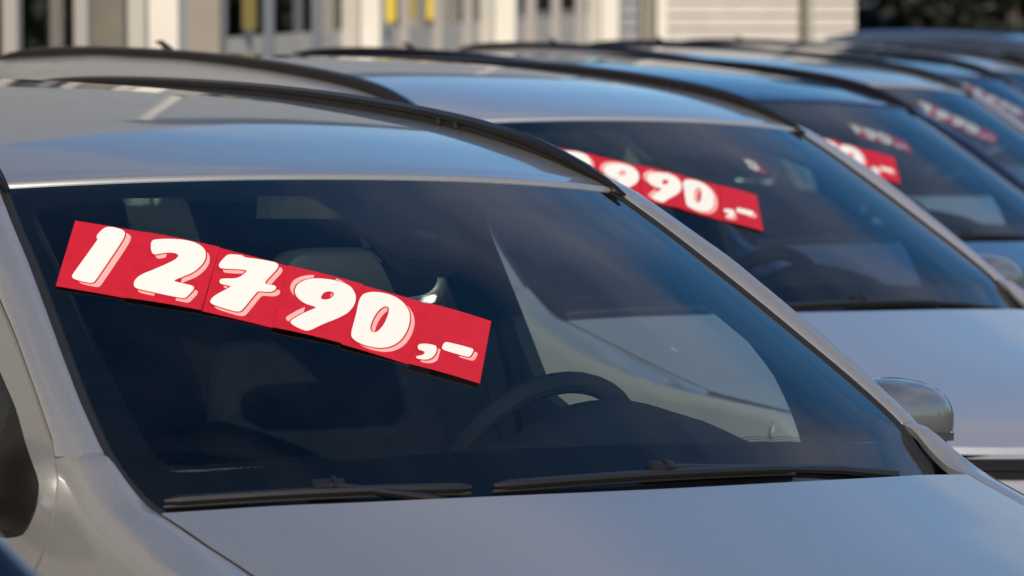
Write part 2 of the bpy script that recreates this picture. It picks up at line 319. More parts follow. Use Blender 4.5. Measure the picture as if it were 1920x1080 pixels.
def sidefn(s, inset=0.):
    return lambda x, z, lip: (x, s*(float(yside(x, z))-inset-(lip or 0)), z)
def door(name, root, win, out, tr, s, handle_x):
    rows, I, O = ringmap(roundpoly(win, .15), out, 200, 14, sidefn(s), lip=.02)
    d = obj(name, MB().grid(rows, closed=True).mesh('door_panel', [M['silver']]), root)
    # rubber seal and pane
    c = I.mean(0); rows = [[(p[0], s*(float(yside(*p))-o_), p[1]) for p in c+(I-c)*k] for k, o_ in ((1.0, .004), (.985, .002), (.972, .007), (.965, .012))]
    obj('window_seal', MB().grid(rows, closed=True).mesh('window_seal', [M['rubber']]), d)
    obj('door_window', MB().grid(fillmap(c+(I-c)*.99, sidefn(s, .010)), closed=True).mesh('pane', [M['glass']]), d)
    rows, _, _ = ringmap(roundpoly(tr, .15), c+(O-c)*.985, 64, 6, sidefn(s, .045), lip=-.03)
    obj('door_trim', MB().grid(rows, closed=True).mesh('door_trim', [M['trim']]), d)
    h = MB(); yy = lambda x: s*(float(yside(x, .83))+.022)
    h.tube([(handle_x+.10, yy(0)-s*.03, .83), (handle_x+.09, yy(handle_x)-s*.004, .83), (handle_x+.03, yy(handle_x), .832), (handle_x-.06, yy(handle_x), .832), (handle_x-.10, yy(handle_x)-s*.004, .83), (handle_x-.11, yy(0)-s*.03, .83)], .011, 8, sq=(1, 1.5))
    obj('door_handle', h.mesh('door_handle', [M['silver']]), d)
    return d
def hoodC(t): return cr([(.207, 0, .996), (.4, 0, .9585), (.6, 0, .922), (.8, 0, .884), (1.0, 0, .84), (1.13, 0, .797)], t)
def hoodE(t): return cr([(.066, .739, .9735), (.12, .736, .961), (.18, .735, .947), (.25, .731, .931), (.3, .729, .919), (.5, .724, .878), (.7, .712, .850), (.88, .68, .830), (1.0, .63, .798)], t)
def hood_mesh():
    ts = np.linspace(0, 1, 40); us = np.linspace(-1, 1, 41); C = hoodC(ts); E = hoodE(ts); rows = []
    for c, e in zip(C, E):
        a = np.abs(us); P = np.empty((len(us), 3)); P[:, 0] = e[0]+(c[0]-e[0])*(1-a**2.0); P[:, 1] = us*e[1]
        P[:, 2] = e[2]+(c[2]-e[2])*(1-a**2.4)+.0012*np.exp(-((a-.80)/.10)**2)
        rows.append(P)
    R = np.array(rows); R[0, :, 2] -= .0
    r0 = R[0]+np.array([-.0015, 0, -.006]); r1 = R[0]+np.array([-.001, 0, -.022]); rf = R[-1]+np.array([.004, 0, -.015])
    R = np.concatenate([[r1], [r0], R, [rf]], 0)
    e0 = R[:, :1]+np.array([0, -.002, -.012]); e1 = R[:, -1:]+np.array([0, .002, -.012])
    return MB().grid(np.concatenate([e0, R, e1], 1)).mesh('hood', [M['silver']])
def fender(s):
    xs = np.r_[np.linspace(-.093, .12, 14), np.linspace(.14, 1.0, 44)]
    hx = hoodE(np.linspace(0, 1, 60)); rows = []
    EX = [-.11, -.095, -.04, .02, .066]; EY = [.7415, .7410, .7375, .737, .743]; EZ = [1.04, 1.031, .998, .979, .973]
    KX = [-.12, -.1, -.04, .05, .2, .5, .7, .85, 1.0]; KY = [.779, .777, .790, .803, .822, .835, .825, .80, .74]; KZ = [1.038, 1.028, .998, .966, .924, .880, .868, .860, .81]
    fr = frame_row(-.0915)
    XGZ = [.28, .7, .86, .915, .947, .998, 1.015, 1.03]; XGX = [-.115, -.115, -.10, -.082, -.085, -.107, -.124, -.13]
    for x in xs:
        if x < .066: a = np.array([x, np.interp(x, EX, EY), np.interp(x, EX, EZ)])
        else: a = np.array([x, np.interp(x, hx[:, 0], hx[:, 1])+.004, np.interp(x, hx[:, 0], hx[:, 2])])
        k = np.array([x, np.interp(x, KX, KY), np.interp(x, KX, KZ)])
        w_ = math.exp(-(x+.093)/.09); wf = math.exp(-((x+.093)/.055)**1.5)
        def pt(z): xx = x+w_*(np.interp(z, XGZ, XGX)+.0055+.093); return np.array([xx, float(yside(xx, z)), z])
        zt = k[2]-.018-.012*(1-wf); g = pt(zt); g[1] = max(g[1], k[1]+.008)
        a = a*(1-wf)+(fr[2]+np.array([x+.0915, 0, 0]))*wf; k = k*(1-wf)+(fr[5]+np.array([x+.0915, 0, 0]))*wf; g = g*(1-wf)+(fr[8]+np.array([x+.0915, 0, 0]))*wf
        zs = g[2]-np.array([.025, .06, .12, .20])
        dc = abs(x-.42); zb = .22 if dc > .365 else .32+math.sqrt(.365**2-dc*dc)
        lo = [pt(z) for z in zs]
        z3 = zs[-1]; tail = [pt(z3+(max(zb, .22)-z3)*q if z3 > zb else zb-(.0001*q)) for q in (.25, .5, .75, 1.)]
        e = k+(g-k)*.5+np.array([0, .004, .002])
        rows.append([a+np.array([0, .003, -.014]), a+np.array([0, .001, -.002]), a+(k-a)*.1+np.array([0, 0, .001]), a+(k-a)*.5+np.array([0, 0, .003]), a+(k-a)*.85+np.array([0, 0, .0022]), k, e, g]+lo+tail+[tail[-1]+np.array([0, -.05, 0])])
    R = np.array(rows); R0 = R[0].copy(); R0[:, 1] -= .010; R0[:, 2] -= .008; R0[:, 0] += .003
    return MB().grid(mir(np.concatenate([[R0], R]), s)).mesh('fender', [M['silver']])
def quarter(s):    # rear quarter panel with its window opening
    top = [(x, gz(x)-.006) for x in (-2.14, -2.3, -2.5, -2.7, -2.9, -3.05, -3.15)]
    out = top+[(-3.21, 1.0), (-3.25, .8), (-3.25, .55), (-3.25, .28), (-2.54, .25), (-2.53, .32)]+[(-2.16+.37*math.cos(a), .32+.37*math.sin(a)) for a in np.radians([155, 135, 115, 95, 80, 62])]+[(-2.01, .72), (-2.057, .80), (-2.10, .95), (-2.142, 1.15)]
    rows, I, O = ringmap(roundpoly(WQ, .15), out, 120, 14, sidefn(s), lip=.02)
    return MB().grid(rows, closed=True), I
def tail_fn(y, t, lip):   # rear end: y lateral, t height
    zs = [.22, .35, .55, .62, .8, .93, 1.0, 1.28, 1.36, 1.425]; xs = [-3.24, -3.29, -3.30, -3.285, -3.275, -3.26, -3.25, -3.145, -3.12, -3.055]
    x = np.interp(t, zs, xs); hw = np.interp(t, [.22, .7, .93, 1.3, 1.425], [.78, .80, .76, .61, .545])
    u = min(abs(y)/hw, 1.0); return (x+.12*u**3-(lip or 0)*-1., y, t-(.03*u*u if t > 1.3 else 0))

def glyph(name, pts, hole, m, z, off=0., shift=(0, 0)):
    cu = bpy.data.curves.new(name, 'CURVE'); cu.dimensions = '2D'; cu.fill_mode = 'BOTH'; cu.extrude = .00015; cu.offset = off
    for P in [pts]+([hole] if hole else []):
        A = np.array(P, float)/1000
        for _ in range(2): A = np.stack([A*.78+np.roll(A, -1, 0)*.22, A*.22+np.roll(A, -1, 0)*.78], 1).reshape(-1, 2)
        sp = cu.splines.new('POLY'); sp.points.add(len(A)-1); sp.use_cyclic_u = True
        for q, a in zip(sp.points, A): q.co = (a[0]+shift[0], a[1]+shift[1], 0, 1)
    tmp = bpy.data.objects.new('tmp', cu); COL.objects.link(tmp); dg = bpy.context.evaluated_depsgraph_get()
    me = bpy.data.meshes.new_from_object(tmp.evaluated_get(dg)); bpy.data.objects.remove(tmp)
    me.transform(Matrix.Translation((0, 0, z))); me.materials.clear(); me.materials.append(m); me.name = name; return me
GLY={
 'one':[(44.6, -41.3), (43.3, -32.1), (47.1, -11.5), (52.1, -4.5), (61.1, -1.9), (72.8, -3.7), (79.5, -7.5), (82.2, -15.1), (83.6, -31.8), (76.1, -157.3), (74.4, -162.7), (70.6, -165.3), (53.4, -165.5), (43.1, -162.9), (40.0, -157.3), (40.1, -148.3), (47.8, -47.6), (47.2, -42.5)],
 'two':[(15.4, -20.4), (19.2, -13.3), (33.9, -5.2), (54.3, 2.1), (73.3, 3.8), (88.5, -2.1), (98.2, -14.2), (103.2, -33.7), (102.1, -55.6), (95.3, -79.9), (83.2, -98.4), (74.0, -111.8), (73.4, -117.4), (101.1, -117.1), (105.2, -120.6), (105.9, -128.2), (102.9, -142.5), (100.2, -154.1), (95.5, -157.2), (61.8, -158.0), (29.3, -158.3), (21.8, -155.3), (18.4, -144.7), (18.8, -131.4), (24.5, -115.7), (36.7, -98.3), (50.6, -76.2), (61.3, -57.2), (63.6, -43.8), (58.3, -38.6), (47.7, -40.5), (36.0, -49.3), (29.2, -55.5), (24.0, -52.9), (18.5, -38.0)],
 'seven':[(21.3, -9.5), (27.3, -5.0), (43.6, -0.1), (46.7, -5.2), (70.6, 0.1), (95.1, 2.3), (100.3, -3.4), (100.5, -13.0), (97.4, -26.4), (88.9, -59.7), (90.4, -64.9), (105.1, -62.9), (107.7, -68.1), (107.3, -75.2), (102.0, -84.0), (84.3, -89.0), (81.6, -95.5), (70.5, -150.9), (67.5, -156.9), (61.3, -159.8), (44.8, -158.5), (28.2, -156.3), (21.5, -152.5), (20.6, -144.6), (24.5, -129.2), (43.4, -95.2), (40.4, -93.4), (26.7, -94.9), (23.6, -88.4), (24.7, -79.4), (48.7, -68.8), (58.4, -42.4), (54.9, -38.1), (19.6, -52.4), (15.0, -47.0), (15.0, -35.2)],
 'nine':[(23.7, -64.6), (25.8, -46.7), (35.2, -29.6), (51.1, -16.6), (73.6, -10.0), (94.1, -10.2), (106.8, -18.2), (115.9, -39.1), (116.5, -64.1), (109.6, -92.5), (95.1, -116.1), (75.3, -142.2), (61.0, -165.5), (54.6, -171.3), (41.4, -168.4), (30.6, -162.2), (28.5, -156.7), (30.3, -149.2), (44.3, -124.2), (59.5, -103.0), (60.6, -98.0), (43.7, -96.8), (30.9, -86.4), (25.6, -74.9)],
 'nineh':[(64.1, -67.3), (67.1, -51.8), (74.9, -44.0), (81.6, -44.6), (83.1, -52.3), (78.9, -65.6), (71.0, -72.3), (65.3, -72.3)],
 'zero':[(11.0, -45.6), (15.5, -26.3), (26.4, -13.9), (43.5, -6.3), (64.2, -7.0), (79.7, -19.0), (89.2, -39.5), (92.2, -66.0), (89.1, -100.9), (80.8, -132.5), (67.8, -155.3), (51.3, -167.9), (31.4, -170.8), (16.8, -167.2), (6.8, -157.5), (6.5, -136.8), (9.4, -96.7)],
 'zeroh':[(33.1, -112.4), (36.9, -82.8), (43.9, -56.9), (51.8, -42.8), (57.8, -44.2), (58.3, -61.9), (53.8, -96.5), (45.4, -122.8), (38.6, -129.5), (34.6, -125.5)],
 'comma':[(-4.6, -131.7), (7.0, -124.7), (21.6, -122.8), (23.2, -131.3), (21.9, -145.5), (16.3, -161.9), (7.7, -171.7), (-6.8, -175.2), (-8.4, -169.0), (1.7, -161.2), (5.1, -153.0), (3.8, -148.1), (-4.9, -148.2), (-6.5, -140.9)],
 'dash':[(34.7, -107.4), (39.1, -104.0), (59.7, -102.9), (78.8, -103.0), (80.3, -107.8), (75.9, -126.4), (71.6, -131.3), (51.0, -130.8), (32.0, -129.5), (31.0, -121.8)],
}

GL = {}
def glyphset():
    sh = dict(one=(.011, -.006), two=(.008, -.008), seven=(.008, -.008), nine=(-.008, .008), zero=(.008, -.006), comma=(.007, -.005), dash=(.007, -.006))
    for k in ('one', 'two', 'seven', 'nine', 'zero', 'comma', 'dash'):
        h = GLY.get(k+'h'); GL[k] = [glyph('digit_shadow', GLY[k], h, M['hatch'], .0009, 0, sh[k]), glyph('digit_outline', GLY[k], h, M['card'], .0014, .0022), glyph('digit', GLY[k], h, M['white'], .0019)]
glyphset()
QUADS = [[(0.8, -3.2), (108.3, 5.0), (130.5, -182.2), (24.7, -189.1)], [(-0.2, 5.0), (115.6, 8.0), (128.8, -174.0), (15.6, -185.1)], [(7.2, 8.4), (114.3, 3.2), (120.8, -176.0), (14.2, -176.7)], [(5.8, 3.4), (122.4, 2.6), (110.4, -176.9), (5.3, -179.6)], [(13.9, 3.0), (118.9, 0.2), (99.0, -187.2), (-5.8, -181.0)], [(10.3, 0.4), (108.0, -3.6), (91.2, -194.5), (-17.7, -191.2)]]
CARDS = {}
def card_mesh(i):
    if i not in CARDS:
        q = np.array(QUADS[i])/1000; n = 6; rows = []
        for a in np.linspace(0, 1, n):
            rows.append([(*(q[0]*(1-a)*(1-b)+q[1]*(1-a)*b+q[3]*a*(1-b)+q[2]*a*b), .0012*math.sin(math.pi*b)*(1 if i % 2 else .3)) for b in np.linspace(0, 1, n)])
        CARDS[i] = MB().grid(rows).mesh('card', [M['card']], off=0, solid=.0006)
    return CARDS[i]
def price_sign(T, a0, a1, digits, label, scale=1., off=.0030, group='red price signs in the windshields'):
    t = np.linspace(0, 1, 200); G = glass(a0[0]+(a1[0]-a0[0])*t, a0[1]+(a1[1]-a0[1])*t, off)
    d = np.r_[0, np.cumsum(np.linalg.norm(np.diff(G, axis=0), axis=1))]; wd = .1087*scale; n = len(digits)
    root = bpy.data.objects.new('price_sign', None); COL.objects.link(root); root.empty_display_size = .05
    root['label'] = label; root['category'] = 'price sign'; root['group'] = group
    at = lambda q: np.array([np.interp(q, d, G[:, k]) for k in range(3)])+(np.zeros(3) if q <= d[-1] else (G[-1]-G[-2])/np.linalg.norm(G[-1]-G[-2])*(q-d[-1]))
    P0 = at(0.); root.matrix_world = T @ Matrix.Translation(Vector(P0)+Vector((OX, 0, 0)))
    for i, dg in enumerate(digits):
        P, P2 = at(i*wd), at((i+1)*wd); tm = min((i+.5)*wd/d[-1], 1.2); um = a0[0]+(a1[0]-a0[0])*tm; vm = a0[1]+(a1[1]-a0[1])*tm
        X = (P2-P)/np.linalg.norm(P2-P); Y = glass(um, vm, off)[0]-glass(um-.135*scale, vm-.185*scale, off)[0]; Y -= X*(X@Y); Y /= np.linalg.norm(Y); n_ = np.cross(X, Y)
        mm = Matrix(((X[0], Y[0], n_[0], P[0]-P0[0]), (X[1], Y[1], n_[1], P[1]-P0[1]), (X[2], Y[2], n_[2], P[2]-P0[2]), (0, 0, 0, 1))) @ Matrix.Scale(scale, 4)
        ci = i if i < 6 else 5
        c = obj('card', card_mesh(ci), root); c.matrix_local = mm @ Matrix.Translation((0, 0, .0004+.001*(i % 2))) @ Matrix.Rotation(RAD((.3, -.2, .2, .3, -.2, -.4)[ci]), 4, 'Z') @ Matrix.Rotation(RAD((.2, -.3, .3, -.2, .3, -.5)[ci]), 4, 'Y')
        for part in ([dg] if dg != 'comma' else ['comma', 'dash']):
            for me, nm in zip(GL[part], ('digit_shadow', 'digit_outline', 'digit')):
                obj(nm, me, c)
    return root

# ---------------------------------------------------------------- the car
def build_car():
    root = bpy.data.objects.new('parked_car', None); COL.objects.link(root); root.empty_display_size = .3
    P = dict(paint=[])
    # --- windshield
    us = np.linspace(-1, 1, 49); vs = np.linspace(0, 1, 33)
    W = np.array([glass(us, np.full_like(us, v)) for v in vs])
    ws = obj('windshield', MB().grid(W).mesh('windshield', [M['wglass']]), root)
    # black printed border with sensor patch (inner outline in glass coordinates)
    inner = [(-.93, .34), (-.925, .19), (-.91, .135), (-.62, .147), (-.28, .157), (.1, .156), (.5, .150), (.90, .135), (.925, .19), (.93, .34), (.94, .55), (.95, .75), (.955, .87), (.93, .93), (.84, .943), (.5, .935), (.23, .933), (.19, .925),
             (.10, .73), (.07, .705), (-.07, .705), (-.10, .73), (-.19, .925), (-.23, .933), (-.5, .935), (-.84, .943), (-.93, .93), (-.955, .87), (-.95, .75), (-.94, .55)]
    outer = [(-1, .34), (-1, .12), (-1, 0.0), (-.62, 0), (-.28, 0), (.1, 0), (.5, 0), (1, 0), (1, .12), (1, .34), (1, .55), (1, .75), (1, .90), (1, 1), (.84, 1), (.5, 1), (.30, 1), (.22, 1),
             (.08, 1), (.04, 1), (-.04, 1), (-.08, 1), (-.22, 1), (-.30, 1), (-.5, 1), (-.84, 1), (-1, 1), (-1, .90), (-1, .75), (-1, .55)]
    def dense(A, k=8): A = np.array(A, float); B = np.roll(A, -1, 0); return np.concatenate([A+(B-A)*q/k for q in range(k)], 1).reshape(-1, 2)
    I, O = dense(inner), dense(outer)
    for _ in range(3): I = (I+.5*np.roll(I, 1, 0)+.5*np.roll(I, -1, 0))/2
    rows = [glass(*(I+(O-I)*t).T, -.002-.0*t) for t in (0, .08, .2, .4, .6, .8, 1)]
    obj('black_border', MB().grid(rows, closed=True).mesh('black_border', [M['frit']]), ws)
    cI = I.copy(); nrm_ = np.roll(I, -1, 0)-np.roll(I, 1, 0); nrm_ = np.c_[-nrm_[:, 1], nrm_[:, 0]]; nrm_ /= np.linalg.norm(nrm_, axis=1)[:, None]+1e-9
    rows = [glass(*(I+nrm_*np.array([k*.011, k*.016])).T, -.002) for k in (0, 1)]
    obj('dot_fade', MB().grid(rows, closed=True).mesh('dot_fade', [M['fade']]), ws)
    # sensor housing
    hs = [glass(np.array([-.085, .085, .085, -.085])*k, np.array([.72, .72, .96, .96]), -o) for k, o in ((1, .004), (.95, .035), (.8, .045))]
    b = MB().grid(hs, closed=True); b.poly(hs[-1]); obj('sensor_housing', b.mesh('sensor_housing', [M['black']], bevel=.004), ws)
    b = MB(); q_ = [glass(.035+.030*math.cos(a_), .79+.018*math.sin(a_), -.0014)[0] for a_ in np.linspace(0, 2*math.pi, 20, endpoint=False)]; b.poly(q_); obj('sensor_window', b.mesh('sensor_window', [M['trim']]), ws)
    # rubber seals at the sides and black cowl
    for s in (1, -1):
        rows = []
        for v in np.linspace(0, 1, 40):
            g = glass(s*.996, v)[0]; o = g+np.array([0, s*.010, -.001]); rows.append([g+np.array([0, -s*.012, .0012]), g+np.array([0, -s*.002, .0045]), o+np.array([0, -s*.004, .004]), o+np.array([0, 0, -.006])])
        obj('glass_seal', MB().grid(rows).mesh('glass_seal', [M['rubber']]), ws)
    gb = glass(us, np.full_like(us, .05)); rows = [gb+np.array([-.01, 0, -.010]), gb+np.array([.0, 0, -.0075]), gb+np.array([.045, 0, -.035]), gb+np.array([.10, 0, -.05]), gb+np.array([.12, 0, -.12])]
    obj('cowl', MB().grid(rows).mesh('cowl', [M['black']]), root)
    # --- roof, side frames, rails
    P['paint'].append(obj('roof', roof_mesh().mesh('roof', [M['silver']], sharp=60), root))
    for s in (1, -1):
        P['paint'].append(obj('side_frame', side_frame(s).mesh('side_frame', [M['silver']], sharp=50), root))
        rt = np.array([(-.665, 1.368), (-.69, 1.381), (-.77, 1.4155), (-.89, 1.449), (-1.02, 1.469), (-1.2, 1.4845), (-1.42, 1.496), (-1.65, 1.502), (-1.9, 1.503), (-2.2, 1.498), (-2.45, 1.488), (-2.62, 1.474), (-2.72, 1.456), (-2.78, 1.425)])
        tt = np.linspace(0, 1, 70); C = cr(rt, tt); rows = []
        for x, z in C:
            y = np.interp(x, [-2.9, -2.2, -.95, -.8, -.665], [.553, .566, .566, .574, .592]); hw = np.interp(x, [-2.78, -2.68, -.9, -.75, -.665], [.006, .015, .015, .012, .003])
            base = float(ze(x))+.001 if x > -2.77 else z-.01
            gap = np.interp(x, [-2.8, -2.6, -1.14, -1.0], [0, 1, 1, 0]); h = max(z-base, .002); zb = base+0*gap
            T = []
            for dy, dz in ((-hw*.8, zb-z), (-hw*.8, -h*.45), (-hw*1.1, -h*.40), (-hw*1.15, -h*.15), (-hw*.75, -.003 if h > .01 else 0), (0, 0), (hw*.75, -.003 if h > .01 else 0), (hw*1.15, -h*.15), (hw*1.1, -h*.5), (hw, zb-z)):
                T.append((x, s*(y+dy), z+dz))
            rows.append(T)
        b = MB().grid(rows)
        r_ = obj('roof_rail', b.mesh('roof_rail', [M['gloss']], sharp=28), root)
        for x in (-1.105, -1.16):
            yb = .549; b = MB().box(x-.009, x-.005, -.003, .003, -.007, .007); b.box(x-.013, x, -.002, .002, .004, .007)
            zz = float(ze(x))+.018
            b.v = [(px, s*(yb+py), zz+pz) for px, py, pz in b.v]; obj('rail_clip', b.mesh('rail_clip', [M['rubber']], smooth=False), r_)
    # --- hood, fenders, doors, quarters
    P['paint'].append(obj('hood', hood_mesh(), root))
    for s in (1, -1):
        P['paint'].append(obj('fender', fender(s), root))
        hp = hoodE(np.linspace(0, 1, 60))+np.array([0, .002, -.0045]); hp = mir(hp, s); hp = np.vstack([hp[:1]+np.array([-.05, 0, -.012]), hp]); obj('hood_gap_shade', MB().tube(hp, .0034, 6).mesh('hood_gap_shade', [M['rubber']]), root)  # dark tube stands in for the shade inside the hood gap
        fq = np.array(frame_row(-.0915))[1:]+np.array([-.0005, -.003, -.0045]); obj('seam_gap_shade', MB().tube(mir(fq, s), .0034, 6).mesh('seam_gap_shade', [M['rubber']]), root)  # dark tube stands in for the shade in the pillar seam
        for nm, a in (('front_door', (WF, DF, TRF, s, -1.0)), ('rear_door', (WR, DR, TRR, s, -1.88))):
            d = door(nm, root, *a); P['paint'].append(d)
        qb, I = quarter(s); q = obj('quarter_panel', qb.mesh('quarter_panel', [M['silver']]), root); P['paint'].append(q)
        c = I.mean(0); obj('quarter_window', MB().grid(fillmap(c+(I-c)*.995, sidefn(s, .008)), closed=True).mesh('quarter_window', [M['glass']]), q)
        qo = np.array(WQ); qc = qo.mean(0); rows, _, _ = ringmap(roundpoly([(-2.22, 1.30), (-2.6, 1.27), (-2.80, 1.22), (-2.86, 1.12), (-2.5, 1.075), (-2.2, 1.07)], .15), qc+(qo-qc)*1.12, 60, 4, sidefn(s, .045), lip=-.02)
        obj('quarter_trim', MB().grid(rows, closed=True).mesh('quarter_trim', [M['trim']]), q)
        # B pillar cover and sill
        rows = [[(x, s*(float(yside(x, z))-.004), z) for x in (-1.245-.25*max(0, z-.95), -1.19-.25*max(0, z-.95), -1.14-.25*max(0, z-.95))] for z in np.linspace(.9, 1.36, 10)]
        obj('pillar_cover', MB().grid(rows).mesh('pillar_cover', [M['gloss']]), root)
        rows = [[(x, s*(float(yside(x, z))-o_), z) for x in np.linspace(-.05, -1.8, 20)] for z, o_ in ((.26, .02), (.235, .004), (.2, -.004), (.16, .02))]
        P['paint'].append(obj('sill', MB().grid(rows).mesh('sill', [M['silver']]), root))
        # sail panel in the front corner of the window and side mirror
        rows = [[(x, s*(float(yside(x, z))-.0045), z) for x, z in ((-.375+.24*k*(1-.0), .915+.0*k), (-.375+.24*k, .915+(.20*(1-k)+.05)*.98))] for k in np.linspace(0, 1, 8)]
        rows = [[(x, s*(float(yside(x, z))-.0065), z) for z in np.linspace(.915, np.interp(x, [-.375, -.283, -.216, -.15], [1.112, 1.075, 1.027, .985]), 5)] for x in np.linspace(-.31, -.15, 8)]
        obj('mirror_base', MB().grid(rows).mesh('mirror_base', [M['gloss']]), root)
        mr = []
        Z = [.965, .978, 1.0, 1.03, 1.055, 1.070, 1.078]
        mc = np.array([-.335, .935, 1.014])
        for k in np.linspace(-1, 1, 19):          # sections across the mirror, from inboard to outboard
            hz = .065*(1-abs(k)**2.7)**.5+.002; dp = .085*(1-abs(k*.96)**3)**.5; y = mc[1]+k*.118
            sec = []
            for a in np.linspace(-math.pi/2, math.pi/2, 15):
                ca, sa = math.cos(a), math.sin(a); sec.append((mc[0]-.02*k+dp*abs(ca)**.75, s*y, mc[2]-.010*k+hz*np.sign(sa)*abs(sa)**.82))
            sec += [(mc[0]-.02*k-.012, s*y, mc[2]-.010*k+hz*.96), (mc[0]-.02*k-.012, s*y, mc[2]-.010*k-hz*.96)]
            mr.append(sec)
        b = MB().grid(mr, closed=True); b.poly(mr[0]); b.poly(mr[-1], True)
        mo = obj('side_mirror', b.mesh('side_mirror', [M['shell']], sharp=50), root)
        b = MB().grid([[(mc[0]-.02*k-.014, s*(mc[1]+k*.108), mc[2]-.01*k+.048*q*(1-abs(k)**4)**.5) for q in (-1, 0, 1)] for k in np.linspace(-1, 1, 15)])
        obj('mirror_glass', b.mesh('mirror_glass', [M['mirror']]), mo)
        obj('mirror_arm', MB().tube([(-.30, s*.80, .945), (-.30, s*.85, .953), (-.315, s*.90, .972)], [.026, .022, .022], 10, sq=(1.3, .6)).mesh('mirror_arm', [M['black']]), mo)
        b = MB().grid([[(mc[0]-.02*k+.086*(1-abs(k*.96)**3)**.5+.002, s*(mc[1]+k*.118), mc[2]-.022-.01*k+dz) for dz in (-.007, 0, .007)] for k in np.linspace(-.5, .9, 12)])
        obj('turn_signal', b.mesh('turn_signal', [M['chrome']]), mo)
        # wheels
        for x in (.42, -2.16):
            w_ = obj('wheel', MB().lathe([(.05, 0), (.20, 0), (.21, .0), (.21, -.02)], (x, s*.80, .32), 24).mesh('hub', [M['black']]), root)
            obj('tyre', MB().lathe([(.205, -.10), (.30, -.105), (.318, -.08), (.318, .06), (.30, .085), (.21, .08), (.205, .04)], (x, s*.785, .32), 36).mesh('tyre', [M['tyre']]), w_)
            b = MB().lathe([(.21, .065), (.205, .075), (.195, .06), (.19, -.05)], (x, s*.785, .32), 36)
            for k in range(5):
                a = k*2*math.pi/5
                for sgn in (-1, 1):
                    A = np.array([x+.03*math.cos(a), s*.845, .32+.03*math.sin(a)]); B = np.array([x+.2*math.cos(a+sgn*.16), s*.855, .32+.2*math.sin(a+sgn*.16)]); b.tube([A, (A+B)/2, B], [.022, .016, .016], 6, up=(0, 1, 0))
            b.lathe([(.0, .072), (.05, .068), (.055, .04)], (x, s*.785, .32), 16)
            obj('rim', b.mesh('rim', [M['rim']]), w_)
            rows = [[(x+.368*math.cos(a), s*y, .32+.368*math.sin(a)) for y in (.83, .5)] for a in np.linspace(0, math.pi, 14)]
            obj('wheel_liner', MB().grid(rows).mesh('liner', [M['black']]), w_)
        # head and tail lamps
        rows = []
        for z in np.linspace(.0, 1, 7):
            rows.append([(float(np.interp(u, [0, .35, .7, 1], [1.085, 1.02, .90, .70]))-.05*z, s*(float(np.interp(u, [0, .35, .7, 1], [.575, .68, .775, .835]))-.02*z), .675+.035*u+(.125+.043*u)*z) for u in np.linspace(0, 1, 16)])
        R_ = np.array(rows)
        hl = obj('headlight', MB().grid(R_-np.array([.03, s*.02, 0])).mesh('lamp_bowl', [M['lampbowl']]), root)
        obj('lamp_cover', MB().grid(R_+np.array([.004, s*.004, 0])).mesh('lamp_cover', [M['headglass']]), hl)
        for (cx_, cy_, rr_) in ((.96, .715, .040), (.85, .775, .040)):
            b = MB(); b.tube([(cx_, s*(cy_+rr_*math.cos(q)), .812+rr_*math.sin(q)) for q in np.linspace(0, 2*math.pi, 25)], .006, 8, cap=False, up=(1, 0, 0))
            b.grid([[(cx_-dd, s*(cy_+k*rr_*math.cos(q)), .812+k*rr_*math.sin(q)) for q in np.linspace(0, 2*math.pi, 20)] for dd, k in ((0, .95), (.02, .8), (.035, .5), (.04, .05))])
            obj('lamp_ring', b.mesh('lamp_ring', [M['lens']]), hl)
        b = MB().tube([(.95, s*.745, .775), (.92, s*.75, .775), (.89, s*.75, .775)], [.018, .024, .010], 10); obj('amber_bulb', b.mesh('amber_bulb', [M['amber']]), hl)
        rows = [[(tail_fn(s*y, z, 0)[0]-.006+.06*max(0, (y-.70)/.1), s*min(y, float(yside(-3.2, z))+.004), z) for y in np.linspace(.50, .80, 8)] for z in np.linspace(.72, .95, 8)]
        obj('tail_light', MB().grid(rows).mesh('tail_light', [M['red']]), root)
    # --- front and rear ends
    def front_fn(u, z):
        zz = [.20, .30, .45, .58, .70, .79]; xx = [1.17, 1.235, 1.25, 1.235, 1.19, 1.12]; a = abs(u)
        x = np.interp(z, zz, xx); return (x-.30*a**2.6-.07*a**8, u*(.80+(float(yside(.86, z))-.80)*a**3), z)
    rows = [[front_fn(u, z+(-.075*abs(u)**2 if z > .7 else 0)) for u in np.linspace(-1, 1, 33)] for z in np.linspace(.2, .80, 16)]
    fb = obj('front_bumper', MB().grid(rows).mesh('front_bumper', [M['silver']]), root); P['paint'].append(fb)
    for z0, z1, u1, nm in ((.735, .775, .66, 'grille'), (.27, .42, .5, 'air_intake')):
        rows = [[tuple(np.array(front_fn(u, z))+np.array([.006, 0, 0])) for u in np.linspace(-u1, u1, 15)] for z in np.linspace(z0, z1, 4)]
        g_ = obj(nm, MB().grid(rows).mesh(nm, [M['gloss']]), fb)
        for z in np.linspace(z0+.02, z1-.02, 3):
            obj('grille_bar', MB().tube([tuple(np.array(front_fn(u, z))+np.array([.010, 0, 0])) for u in np.linspace(-u1*.97, u1*.97, 15)], .004, 6).mesh('bar', [M['black']]), g_)
    p = MB().box(1.262, 1.27, -.26, .26, .46, .57); obj('licence_plate', p.mesh('plate', [M['plate']], smooth=False), fb)
    # tail gate
    inner = roundpoly([(-.55, 1.02), (-.60, 1.0), (.60, 1.0), (.55, 1.25), (.50, 1.33), (0, 1.355), (-.50, 1.33)], .2)
    outer = [(y, .62) for y in (-.72, -.3, .3, .72)]+[(.70, .9), (.68, 1.02), (.60, 1.25), (.54, 1.37), (.50, 1.425), (0, 1.425), (-.50, 1.425), (-.54, 1.37), (-.60, 1.25), (-.68, 1.02), (-.70, .9)]
    rows, I, O = ringmap(inner, outer, 90, 9, lambda y, z, l: tail_fn(y, z, 0))
